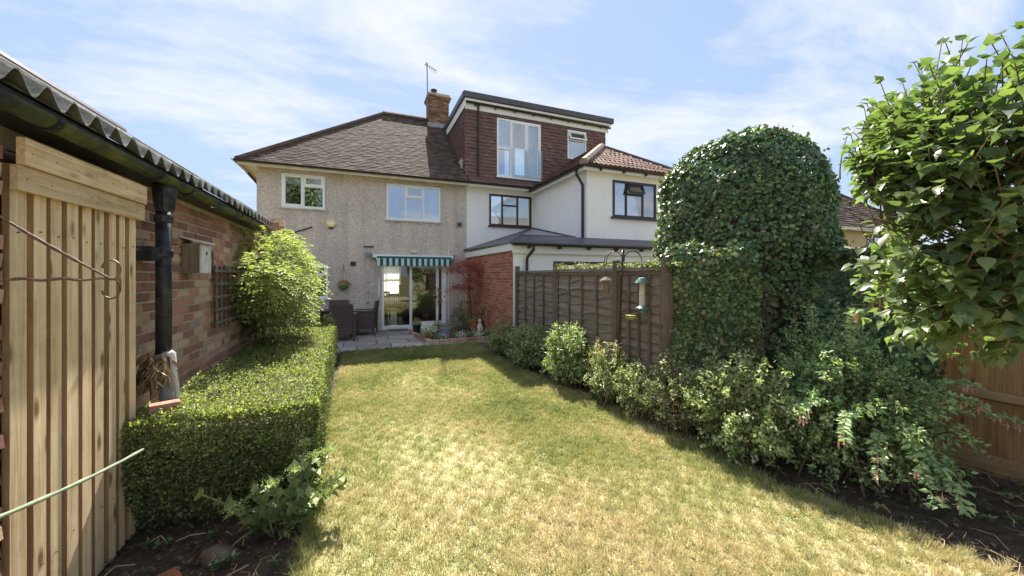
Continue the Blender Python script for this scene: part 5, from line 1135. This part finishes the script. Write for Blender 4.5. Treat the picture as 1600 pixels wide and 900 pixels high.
shrub('lime_shrub', 'small lime-green shrub at the far end of the box hedge', 'shrub', (-.66, 8.5), (-.66, 8.45, .62), (.24, .28, .42), 60, .04, 40, ['lf_wisteria', 'lf_pale'], lambda P: (rng.random(len(P)) < .3).astype(int))
n = 1500; P = np.stack([-1.38 + np.abs(rng.normal(size=n)) * .03, 6.2 + 2.6 * rng.random(n), .9 + 1.5 * rng.random(n)], -1)
tag(leaves('wall_ivy', P, rv(n) + [0, 0, -.6], rv(n) * .5 + [1, 0, 0.], .05, .045, ['lf_ivy', 'lf_mid'], rng.random(n) < .5, SHIVY), 'ivy creeping on the garage wall behind the leafy climber', 'ivy')
# --- Japanese maple
mp_ = thing('japanese_maple', 'small red Japanese maple at the corner of the brick flank wall', 'tree', (2.85, 10.6, 0)); tb = MB(); PP = []; DD = []
tb.tube([(3.0, 10.6, .1), (2.98, 10.55, .6), (2.92, 10.5, 1.1), (2.84, 10.45, 1.6)], [.032, .027, .022, .016], 7)
lays = [((2.78, 10.4, 2.02), (.46, .45, .12), 1300), ((2.92, 10.1, 1.86), (.36, .5, .12), 900), ((2.45, 10.4, 1.84), (.36, .35, .08), 380), ((2.62, 10.3, 1.36), (.44, .4, .10), 800), ((2.9, 10.2, 1.55), (.30, .4, .12), 400), ((2.85, 10.3, .95), (.30, .35, .12), 160)]
for c_, r_, k_ in lays:
    tb.tube([(2.92, 10.5, c_[2] - .35), ((c_[0] + 2.92) / 2, 10.45, c_[2] - .12), c_], [.014, .009, .005], 5)
    q = rng.normal(size=(k_, 3)) * .42; q[:, 2] -= .9 * (q[:, 0] ** 2); PP.append(np.array(c_) + q * np.array([r_[0], r_[1], r_[2] * 1.5])); DD.append(unit(q * [1, 1, 0]) + rv(k_) * .6 + [0, 0, -.3])
    for z in range(6): tb.tube([c_, tuple(np.array(c_) + rng.normal(size=3) * np.array(r_) * .6)], [.005, .002], 4)
P = np.concatenate(PP); n = len(P); tb.build('trunk', 'bark', mp_); leaves('foliage', P, np.concatenate(DD), rv(n) * .6 + [0, 0, 1.], .045, .022, ['lf_maple', 'lf_mid'], rng.random(n) < .04, parent=mp_)
shrub('bed_shrub', 'grey-green spiky plant under the red maple', 'shrub', (2.7, 10.9), (2.72, 10.8, .55), (.30, .35, .65), 46, .06, 26, ['lf_grey', 'lf_mid'], lambda P: (rng.random(len(P)) < .5).astype(int), wr=.3)

# --- lilac on the right
li = thing('lilac_bush', 'tall large-leaved lilac leaning in from the right edge', 'bush', (3.75, .9, 0))
LC = np.array([3.34, .22, 2.22]); LR = np.array([.92, .82, 1.06])       # crown centre and half-sizes (picture-right, depth, up)
Rt = np.array([.9268, -.3756, 0.]); Fw = np.array([.3756, .9268, 0.]); Up = np.array([0, 0, 1.])
lt = 2.05; lr = lt * (1610 - 800) / 580; LC = Rt * lr + Fw * lt + Up * 2.12
tb = MB(); hub = LC + Rt * .10 + Up * -.50; ft = Rt * 3.95 + Fw * 2.3; ft[2] = 0
for q in range(5):
    o = rng.normal(size=3) * [.04, .04, 0]; tb.tube([tuple(ft + o), tuple((ft + hub) / 2 + o * 1.5), tuple(hub + o * 1.6 + Up * .1)], [.035, .028, .022], 8)
limbs = []
for q in range(34):
    d = unit(rng.normal(size=3)); d[2] = abs(d[2]) * .9 - .15; d = unit(d) if q > 19 else unit(-Rt * (.9 + .3 * rng.random()) + Up * (rng.random() * 1.9 - 1.15) + Fw * rng.normal() * .4) if q > 6 else unit(Rt * (rng.random() - .6) - Up * .9 + Fw * rng.normal() * .4)
    e = LC + (Rt * d.dot(Rt) * LR[0] + Fw * d.dot(Fw) * LR[1] + Up * d[2] * LR[2]) * .55; m_ = (hub + e) / 2 + Up * .1
    tb.tube([tuple(hub + rng.normal(size=3) * .05), tuple(m_), tuple(e)], [.017, .011, .006], 6); limbs.append((e, d))
tb.build('trunk', 'bark', li)
P = []; D = []; U = []; Ls = []; sb = MB()
for q in range(800):
    e0, d0 = limbs[rng.integers(0, len(limbs))]; d = unit(d0 * .8 + rng.normal(size=3) * .5 + Up * .35); base = e0 + rng.normal(size=3) * .12
    a = d.dot(Rt) / LR[0]; b_ = d.dot(Fw) / LR[1]; c_ = d[2] / LR[2]; s = base - LC; s_ = np.array([s.dot(Rt) / LR[0], s.dot(Fw) / LR[1], s[2] / LR[2]]); v_ = np.array([a, b_, c_])
    A2, B2, C2 = v_ @ v_, s_ @ v_, s_ @ s_ - 1; disc = B2 * B2 - A2 * C2
    if disc < 0: continue
    ln = min(.60, max(.12, (-B2 + sqrt(disc)) / A2)) * (.8 + .3 * rng.random()); k = max(4, int(ln / .062)); bend = rng.normal(size=3) * .08 + Up * .10
    pts = [base + d * ln * t + bend * t * t for t in np.linspace(0, 1, k + 1)]; cut = 1.16 + .07 * rng.normal()
    dg = [(-(p - LC).dot(Rt) / LR[0] + (p - LC)[2] / LR[2]) for p in pts]
    while len(pts) > 2 and dg[-1] > cut: pts.pop(); dg.pop()
    tipv = pts[-1] - LC
    if len(pts) < 3 or pts[-1].dot(Rt) < .90 * pts[-1].dot(Fw): continue
    k = len(pts) - 1; sb.tube([tuple(p) for p in pts], list(np.linspace(.0058, .0022, k + 1)), 5, cap=False)
    ax = unit(np.cross(d, Up + rng.normal(size=3) * .2))
    for i in range(1, k + 1):
        ax2 = ax if i % 2 else unit(np.cross(d, ax)); 
        for sg in (1, -1):
            if rng.random() < .12: continue
            out_ = unit(ax2 * sg + d * .55); pt = pts[i] + out_ * .015; dd = unit(out_ + rng.normal(size=3) * .3 - Up * (.15 + .5 * rng.random())); P.append(pt); D.append(dd); U.append(Up + rng.normal(size=3) * .30 + out_ * .35 - Fw * .1); Ls.append(.071 * (.45 + .85 * rng.random()) * (1 if i < k else .65))
    P.append(pts[-1]); D.append(unit(d + Up * -.2)); U.append(Up - d * .3 + rng.normal(size=3) * .2); Ls.append(.06)
sb.build('twigs', 'bark', li, stuff=True)
P = np.array(P); D = np.array(D); U = np.array(U); Ls = np.array(Ls)
lim = np.interp(P[:, 2], [1.2, 1.78, 1.86, 2.10, 2.2, 2.6], [1.02, .85, 1.00, 1.03, .89, .93]); kp = (P @ Rt) > (lim + .03 * rng.normal(size=len(P))) * (P @ Fw); P, D, U, Ls = P[kp], D[kp], U[kp], Ls[kp]   # side kept clipped back from the ivy dome
def ovate(st, w, z, tipz):
    v = [(0, 0, 0)]
    for x, y, mz in zip(st, w, z): v += [(x, 0, mz), (x - .03, y, mz + y * .30), (x - .03, -y, mz + y * .30)]
    v.append((1.06, 0, tipz)); f = [(0, 1, 2), (0, 3, 1)]
    for i in range(len(st) - 1): a = 1 + 3 * i; b = a + 3; f += [(a, b, a + 1), (b, b + 1, a + 1), (a, a + 2, b), (b, a + 2, b + 2)]
    a = 1 + 3 * (len(st) - 1); f += [(a, len(v) - 1, a + 1), (a, a + 2, len(v) - 1)]
    return np.array(v, float), np.array(f)
SHL = ovate([.07, .24, .46, .70, .88], [.24, .42, .42, .23, .085], [0, -.02, -.05, -.10, -.17], -.26)
dep = P @ Fw; px = 800 + 580 * (P @ Rt) / np.maximum(dep, .1); py = 430 - 580 * (P[:, 2] - 1.7) / np.maximum(dep, .1)
inv = (px < 1600) & (py > -10) & (dep > .5); score = np.where(inv, Ls / np.maximum(dep, .3), 0); order = np.argsort(-score); solo = order[:296]; rest_ = order[296:]
lmes = []
for q in range(4):
    sv = SHL[0].copy(); sv[:, 2] += rng.normal(size=len(sv)) * .018; sv[:, 1] *= .92 + .16 * rng.random(); lm = npmesh('leaf', sv, SHL[1], ['lf_lilac'], smooth=True); lmes.append(lm)
ro = np.array(root_loc(li))
for i in solo:
    d = unit(D[i]); u = unit(U[i] - d * (U[i] @ d)); s = np.cross(d, u); L_ = Ls[i]
    o = bpy.data.objects.new('leaf', lmes[i % 4]); COL.objects.link(o); o.parent = li; p = P[i] - ro
    o.matrix_local = Matrix(((d[0] * L_, s[0] * L_, u[0] * L_, p[0]), (d[1] * L_, s[1] * L_, u[1] * L_, p[1]), (d[2] * L_, s[2] * L_, u[2] * L_, p[2]), (0, 0, 0, 1)))
leaves('foliage', P[rest_], D[rest_], U[rest_], Ls[rest_], Ls[rest_], ['lf_lilac'], shape=SHL, parent=li, smooth=True)

bt = thing('garden_tree', 'broad tree at the far end of the garden, mirrored in the upstairs window', 'tree', (-5.2, -10, 0))
MB().tube([(-5.2, -10, 0), (-5.1, -10, 2.5), (-5.3, -10, 5)], [.25, .2, .12], 8).build('trunk', 'bark', bt)
n = 5000; P = rv(n) * rng.random((n, 1)) ** .4 * [2.6, 2.2, 3.6] + [-5.2, -10, 6.6]; leaves('crown', P, rv(n), rv(n), .28, .2, ['lf_mid', 'lf_ivy'], rng.random(n) < .4, parent=bt)

# --- sedum front left
se = thing('sedum_plant', 'fleshy pale green sedum with flat flower heads in front of the hedge end', 'plant', (-.50, 2.85, 0))
sl_me = npmesh('leaf', SHL[0] * [1, .95, .8], SHL[1], ['lf_sedum'], smooth=True); FP = []; nleaf = 0; ro = np.array(root_loc(se))
for s in range(17):
    a = rng.random() * 2 * pi; r_ = .16 + .20 * rng.random(); e = np.array([-.50 + r_ * cos(a) * 1.25 - .02, 2.85 + r_ * sin(a) * .7, .24 + .22 * rng.random()]); b0 = np.array([-.50 + .05 * cos(a), 2.85 + .05 * sin(a), 0])
    if s < 5: e = np.array([[-.40, 2.75, .44], [-.30, 2.82, .48], [-.22, 2.95, .44], [-.36, 2.95, .52], [-.52, 2.70, .40]][s])
    T = np.linspace(0, 1, 9)[:, None]; m_ = (b0 + e) / 2 + [0, 0, .06]; C = (1 - T) ** 2 * b0 + 2 * T * (1 - T) * m_ + T ** 2 * e
    MB().tube([tuple(c) for c in C], .0055, 6).build('stem', 'green_stem', se); tn = unit(np.gradient(C, axis=0))
    for i in range(2, 9):
        for q in range(2 + (s % 2)):
            if nleaf >= 296: break
            an = i * 1.2 + q * pi; sd = unit(np.cross(tn[i], [cos(an), sin(an), .1])); d = unit(sd + tn[i] * .75 + [0, 0, .1]); u = unit(tn[i] - d * (tn[i] @ d)); ss = np.cross(d, u); L_ = .100 * (.6 + .5 * rng.random()) * (1.1 - .4 * i / 9); p = C[i] - ro
            o = bpy.data.objects.new('leaf', sl_me); COL.objects.link(o); o.parent = se; nleaf += 1
            o.matrix_local = Matrix(((d[0] * L_, ss[0] * L_, u[0] * L_, p[0]), (d[1] * L_, ss[1] * L_, u[1] * L_, p[1]), (d[2] * L_, ss[2] * L_, u[2] * L_, p[2]), (0, 0, 0, 1)))
    if s < 8:
        k_ = 150; q = rng.normal(size=(k_, 3)) * [.028, .028, .008]; leaves('flower_head', C[-1] + q + [0, 0, .012], rv(k_) + [0, 0, .8], rv(k_), .010, .007, ['fl_lime'], parent=se)
shrub('yellow_weed', 'small yellow-green weed by the lawn edge beside the sedum', 'weed', (-.30, 3.0), (-.30, 3.0, .14), (.08, .10, .18), 16, .04, 14, ['lf_wisteria'], None, twig=.002, spread=.03)
# rocks / brick lumps at the bed
def rock(c, r, mat, name, label):
    mb = MB(); mb.sphere(c, r, 10, 7); mb.v = [(x + .18 * r[0] * sin(y * 31 + z * 17), y + .15 * r[1] * sin(z * 27 + x * 13), z + .15 * r[2] * sin(x * 23)) for x, y, z in mb.v]
    return tag(mb.build(name, mat, smooth=True), label, 'stone')
rock((-.80, 2.72, .02), (.10, .08, .06), 'sand_stone', 'stone', 'rounded buff stone on the soil left of the sedum')
tag(MB().frame((-1.27, 3.10, .80), Vector((.9, .4, 0)).normalized(), Vector((-.4, .9, 0)).normalized(), (0, 0, 1), .15, .08, .05).build('broken_brick', 'old_brick'), 'reddish broken brick lying on the hedge end beside the timber boards', 'brick')
tag(MB().frame((-1.30, 2.35, .0), Vector((.8, .5, 0)).normalized(), Vector((-.5, .8, 0)).normalized(), (0, 0, 1), .45, .12, .035).build('fallen_board', 'terracotta'), 'reddish plank lying on the soil at the foot of the timber boards', 'plank')

# ================================================================== FEEDER POLE
fp = thing('feeder_pole', 'black iron bird feeding pole with arched hooks in front of the lap fence', 'bird feeder', (3.14, 4.0, 0))
PX_, PY_ = 3.09, 3.85
MB().tube([(PX_ - .06, PY_ + .02, 0), (PX_ - .03, PY_ + .01, 1.2), (PX_, PY_, 1.98)], .008, 6).build('pole', 'iron_dark', fp)
MB().tube([(PX_ - .09, PY_ + .04, 0), (PX_ - .05, PY_ + .02, 1.1), (PX_ - .005, PY_, 1.9)], .006, 6).build('pole', 'iron_dark', fp)
for i in range(6):
    a = i * pi / 3 + R(-72); pts = []
    for k in range(11): t = pi * k / 10; r_ = .13 * (1 - cos(t)); pts.append((PX_ + cos(a) * r_, PY_ + sin(a) * r_, 1.86 + .15 * sin(t)))
    pts.append((PX_ + cos(a) * .265, PY_ + sin(a) * .265, 1.80)); MB().tube(pts, .0055, 6).build('hook', 'iron_dark', fp)
MB().lathe((PX_, PY_, 1.98), [(.012, 0), (.02, .02), (.012, .045), (.002, .06)], 8).build('finial', 'iron_dark', fp)
tx, ty = PX_ + .02, PY_ - .13
mb = MB()
mb.tube([(tx + .09 * cos(t), ty + .09 * sin(t), 1.20) for t in np.linspace(0, 2 * pi, 17)], .005, 5); mb.tube([(PX_ - .03, PY_, 1.20), (tx, ty + .09, 1.20)], .006, 5); mb.build('tray_ring', 'iron_dark', fp)
MB().lathe((tx, ty, 1.15), [(.04, 0), (.075, .02), (.085, .05)], 16).build('tray', 'yellow_tray', fp)
fx, fy = PX_ + .265 * cos(R(-72)), PY_ + .265 * sin(R(-72))
f1 = thing('seed_feeder', 'green-roofed tube seed feeder hanging from the iron pole', 'bird feeder', (fx, fy, 1.25))
MB().lathe((fx, fy, 1.60), [(.085, 0), (.088, .008), (.05, .065), (.012, .075)], 16).build('roof', 'feeder_green', f1); MB().lathe((fx, fy, 1.32), [(.034, 0), (.034, .28)], 14).build('tube', 'seed', f1)
MB().lathe((fx, fy, 1.24), [(.035, 0), (.03, .03), (.075, .05), (.078, .06), (.04, .085)], 16).build('tray', 'feeder_green', f1); MB().tube([(fx, fy, 1.67), (fx, fy, 1.82)], .003, 4).build('wire', 'iron_dark', f1)
fx2, fy2 = PX_ + .265 * cos(R(108)), PY_ + .265 * sin(R(108))
f2 = thing('suet_feeder', 'small round-roofed suet feeder hanging left of the iron pole', 'bird feeder', (fx2, fy2, 1.4))
MB().lathe((fx2, fy2, 1.62), [(.08, 0), (.075, .015), (.03, .05), (.01, .06)], 14).build('roof', 'suet', f2); MB().lathe((fx2, fy2, 1.46), [(.04, 0), (.055, .04), (.055, .11), (.045, .155)], 12).build('cage', 'suet', f2); MB().tube([(fx2, fy2, 1.67), (fx2, fy2, 1.82)], .003, 4).build('wire', 'iron_dark', f2)

# ================================================================== PATIO FURNITURE
def rattan_chair():
    t = thing('rattan_chair', 'brown rattan armchair with its back to the lawn', 'chair', (0, 0, .05), group='rattan chairs round the patio table')
    def slabm(pts, th, n): return pts
    mb = MB(); w = .27                                                   # faces +Y; back at -Y
    mb.add([(-w, -.24, .38), (w, -.24, .38), (w, -.30, .70), (.25, -.34, .93), (-.25, -.34, .93), (-w, -.30, .70),
            (-w, -.19, .38), (w, -.19, .38), (w, -.25, .70), (.25, -.30, .93), (-.25, -.30, .93), (-w, -.25, .70)],
           [(0, 1, 2, 5), (5, 2, 3, 4), (6, 11, 8, 7), (11, 10, 9, 8), (0, 5, 11, 6), (5, 4, 10, 11), (4, 3, 9, 10), (3, 2, 8, 9), (2, 1, 7, 8), (1, 0, 6, 7)]); mb.build('backrest', 'rattan', t, local=True)
    B(-w + .001, w - .001, -.19, .28, .36, .43).build('seat', 'rattan', t, local=True)
    for s in (-1, 1):
        a, b_ = sorted((s * w, s * (w + .045))); mb = MB(); mb.add([(a, -.27, .18), (b_, -.27, .18), (b_, .28, .18), (a, .28, .18), (a, -.29, .65), (b_, -.29, .65), (b_, .30, .61), (a, .30, .61)], [(0, 3, 2, 1), (4, 5, 6, 7), (0, 1, 5, 4), (1, 2, 6, 5), (2, 3, 7, 6), (3, 0, 4, 7)]); mb.build('side', 'rattan', t, local=True)
        B(s * .295 - .035, s * .295 + .035, -.30, .32, .652, .68).build('armrest', 'rattan', t, local=True)
        for yq in (-.25, .25): MB().tube([(s * .275, yq * 1.08, 0), (s * .28, yq, .2)], [.018, .028], 8).build('leg', 'rattan', t, local=True); 
    B(-w + .001, w - .001, -.235, -.195, .16, .379).build('back_skirt', 'rattan', t, local=True); B(-w + .001, w - .001, .245, .279, .16, .359).build('front_skirt', 'rattan', t, local=True)
    return t
c1 = rattan_chair(); c1.location = (-.44, 10.35, .05); c1.rotation_euler.z = R(-2)
for (x, y, r, lab) in ((.10, 11.15, 78, 'brown rattan armchair turned side-on beside the patio door'), (-.62, 11.50, 176, 'rattan chair mostly hidden beyond the table against the wall'), (-1.28, 10.9, -88, 'rattan chair at the hedge side of the table, half hidden by leaves')):
    c = copy_tree(c1); c.location = (x, y, .05); c.rotation_euler.z = R(r); c['label'] = lab
tb_ = thing('patio_table', 'dark rattan patio table with glass top between the chairs', 'table', (-.62, 10.95, .05))
B(-1.05, -.20, 10.62, 11.3, .755, .77).build('table_top', 'black_plastic', tb_); B(-.98, -.27, 10.69, 11.23, .66, .754).build('apron', 'rattan', tb_)
for xx in (-1.0, -.30):
    for y_ in (10.72, 11.16): B(xx, xx + .06, y_, y_ + .06, .05, .659).build('leg', 'rattan', tb_)
tag(B(.70, 1.30, HY - .42, HY - .08, .055, .07).build('door_mat', 'dark_wood'), 'dark doormat on the paving below the open patio door', 'mat')

# dining furniture seen through the open door
def dining_chair(x, y, rz, lab):
    t = thing('dining_chair', lab, 'chair', (x, y, .1), rz, 'dark dining chairs indoors')
    B(-.2, .2, -.2, .2, .43, .47).build('seat', 'dark_wood', t, local=True)
    for a in (-.19, .155):
        B(a, a + .035, -.2, -.165, 0, 1.0).build('leg', 'dark_wood', t, local=True); B(a, a + .035, .16, .195, 0, .43).build('leg', 'dark_wood', t, local=True)
    B(-.154, .154, -.195, -.17, .93, 1.0).build('top_rail', 'dark_wood', t, local=True); B(-.154, .154, -.195, -.17, .55, .60).build('lower_rail', 'dark_wood', t, local=True)
    for i in range(5): B(-.13 + i * .058, -.108 + i * .058, -.19, -.175, .601, .929).build('slat', 'dark_wood', t, local=True)
    return t
dining_chair(.95, 12.9, 0, 'slatted dark dining chair just inside the open patio door')
dining_chair(1.55, 13.3, R(90), 'slatted dark dining chair at the side of the indoor table')
dining_chair(.78, 14.3, R(180), 'slatted dark dining chair on the far side of the indoor table')
t = thing('dining_table', 'dark dining table inside the room', 'table', (1.1, 13.6, .1)); B(.72, 1.5, 13.1, 14.2, .82, .86).build('table_top', 'dark_wood', t)
for xx in (.76, 1.40):
    for y_ in (13.15, 14.1): B(xx, xx + .06, y_, y_ + .06, .1, .819).build('leg', 'dark_wood', t)
t = thing('sideboard', 'tall dark cabinet deep in the room behind the dining chairs', 'cabinet', (1.5, 14.9, .1)); B(1.35, 2.0, 14.8, 15.2, .1, 1.30).build('body', 'dark_wood', t); B(1.33, 2.02, 14.78, 15.22, 1.301, 1.33).build('top', 'dark_wood', t)
B(1.36, 1.66, 14.785, 14.799, .15, 1.25).build('door', 'dark_wood', t); B(1.69, 1.99, 14.785, 14.799, .15, 1.25).build('door', 'dark_wood', t)

# ================================================================== FLOWER BED
bed = thing('raised_bed', 'low brick-edged flower bed beside the patio paving', 'flower bed', (2.3, 9.8, 0))
def edging(p0, p1):
    p0 = Vector(p0); p1 = Vector(p1); d = (p1 - p0); n = int(d.length / .225); u = d.normalized(); s = Vector((-u.y, u.x, 0)); w = d.length / n
    for i in range(n): MB().frame(p0 + u * (i * w + .006) - s * random.uniform(0, .006), u, s, (0, 0, 1), w - .012, .10, .13 + random.uniform(-.006, .006)).build('brick', 'old_brick', bed)
edging((1.52, 9.0, 0), (3.15, 9.0, 0)); edging((1.24, 10.75, 0), (1.50, 9.0, 0)); edging((3.1, 11.0, 0), (1.24, 10.78, 0))
MB().add([(1.56, 9.06, .10), (3.17, 9.06, .10), (3.17, 10.95, .10), (1.30, 10.72, .10)], [(0, 1, 2, 3)]).build('soil', 'soil', bed)
def pot(x, y, z, r, h, mat, name, label, leafm, n, rad, lf=.035, fm=None, ff=.4, lift=.1):
    t = thing(name, label, 'plant pot', (x, y, z)); MB().lathe((x, y, z), [(r * .7, 0), (r * .95, h * .85), (r * 1.08, h * .86), (r * 1.08, h), (r * .9, h), (r * .85, h * .9)], 16).build('pot', mat, t)
    P = rv(n) * np.array(rad) * rng.random((n, 1)) ** .35; P[:, 2] = np.abs(P[:, 2]); P += [x, y, z + h * lift]; mi = (rng.random(n) < ff) & (P[:, 2] > z + h * lift + rad[2] * .35)
    leaves('foliage', P, rv(n) + [0, 0, .3], rv(n) + [0, -.3, .6], lf, lf * .7, [leafm] + ([fm] if fm else []), mi if fm else None, parent=t); return t
pot(1.42, 10.55, .10, .12, .22, 'black_plastic', 'flower_pot', 'dark pot of small orange flowers nearest the sliding door', 'lf_mid', 300, (.15, .15, .22), fm='fl_orange', ff=.25, lift=.9)
pot(1.62, 9.55, .10, .11, .14, 'terracotta', 'flower_pot', 'mound of white flowers at the bed corner', 'lf_grey', 900, (.27, .27, .27), .04, 'fl_white', .6, .5)
pot(1.90, 9.95, .10, .17, .26, 'terracotta', 'flower_pot', 'wide terracotta pot with a thin standard plant', 'lf_mid', 160, (.16, .16, .16), lift=.9)
pot(1.98, 9.30, .13, .15, .26, 'blue_pot', 'flower_pot', 'square-shouldered blue-grey pot on the brick edging', 'lf_grey', 160, (.15, .15, .10), lift=.95)
pot(2.35, 10.1, .10, .14, .20, 'terracotta', 'flower_pot', 'pot of purple flowers in the middle of the bed', 'lf_grey', 420, (.28, .25, .30), .035, 'fl_purple', .5, .8)
pot(2.95, 10.0, .12, .17, .34, 'terracotta', 'flower_pot', 'tall terracotta pot against the brick flank wall', 'lf_mid', 140, (.14, .14, .12), lift=.95)
pot(2.95, 9.45, .70, .11, .13, 'terracotta', 'flower_pot', 'small terracotta pot raised on an iron stand', 'lf_mid', 90, (.10, .10, .10), lift=.95)
tag(MB().tube([(2.95, 9.45, .1), (2.95, 9.45, .70)], .012, 6).lathe((2.95, 9.45, .68), [(.1, 0), (.1, .012)], 12).build('pot_stand', 'iron_dark'), 'thin iron stand holding up the small terracotta pot', 'stand')
sp_ = thing('standard_plant', 'thin-stemmed little standard with dark leaves in front of the patio door', 'plant', (1.90, 9.95, .36)); MB().tube([(1.90, 9.95, .34), (1.92, 9.95, .8), (1.89, 9.95, 1.2)], .009, 6).build('stem', 'bark', sp_)
n = 95; P = np.stack([1.90 + rng.normal(size=n) * .11, 9.95 + rng.normal(size=n) * .1, .95 + rng.random(n) * .42], -1); leaves('foliage', P, rv(n), rv(n), .06, .035, ['lf_maple', 'lf_mid'], rng.random(n) < .35, parent=sp_)
gn = thing('garden_figure', 'small white stone garden figure standing by the brick wall', 'statue', (2.85, 9.25, .1))
MB().lathe((2.85, 9.25, .13), [(.07, 0), (.075, .05), (.05, .07), (.06, .16), (.075, .24), (.05, .30), (.028, .33)], 12).build('body', 'stone_white', gn, smooth=True); MB().sphere((2.85, 9.25, .51), (.045, .045, .055)).build('head', 'stone_white', gn, smooth=True); MB().tube([(2.79, 9.25, .38), (2.80, 9.18, .28), (2.85, 9.16, .30)], .016, 6).build('arm', 'stone_white', gn); MB().tube([(2.91, 9.25, .38), (2.90, 9.18, .28), (2.85, 9.16, .30)], .016, 6).build('arm', 'stone_white', gn)
n = 1500; P = np.stack([1.65 + 1.45 * rng.random(n), 9.12 + .35 * np.abs(rng.normal(size=n)), .11 + .12 * rng.random(n)], -1); fm = (np.sin(P[:, 0] * 14) > .0) & (rng.random(n) < .6)
tag(leaves('bedding_flowers', P, rv(n) + [0, 0, .5], rv(n) + [0, 0, .6], .04, .03, ['lf_mid', 'fl_white', 'fl_purple'], np.where(fm, 1, np.where(rng.random(n) < .18, 2, 0))), 'white and mauve bedding flowers just inside the brick edging', 'flowers')
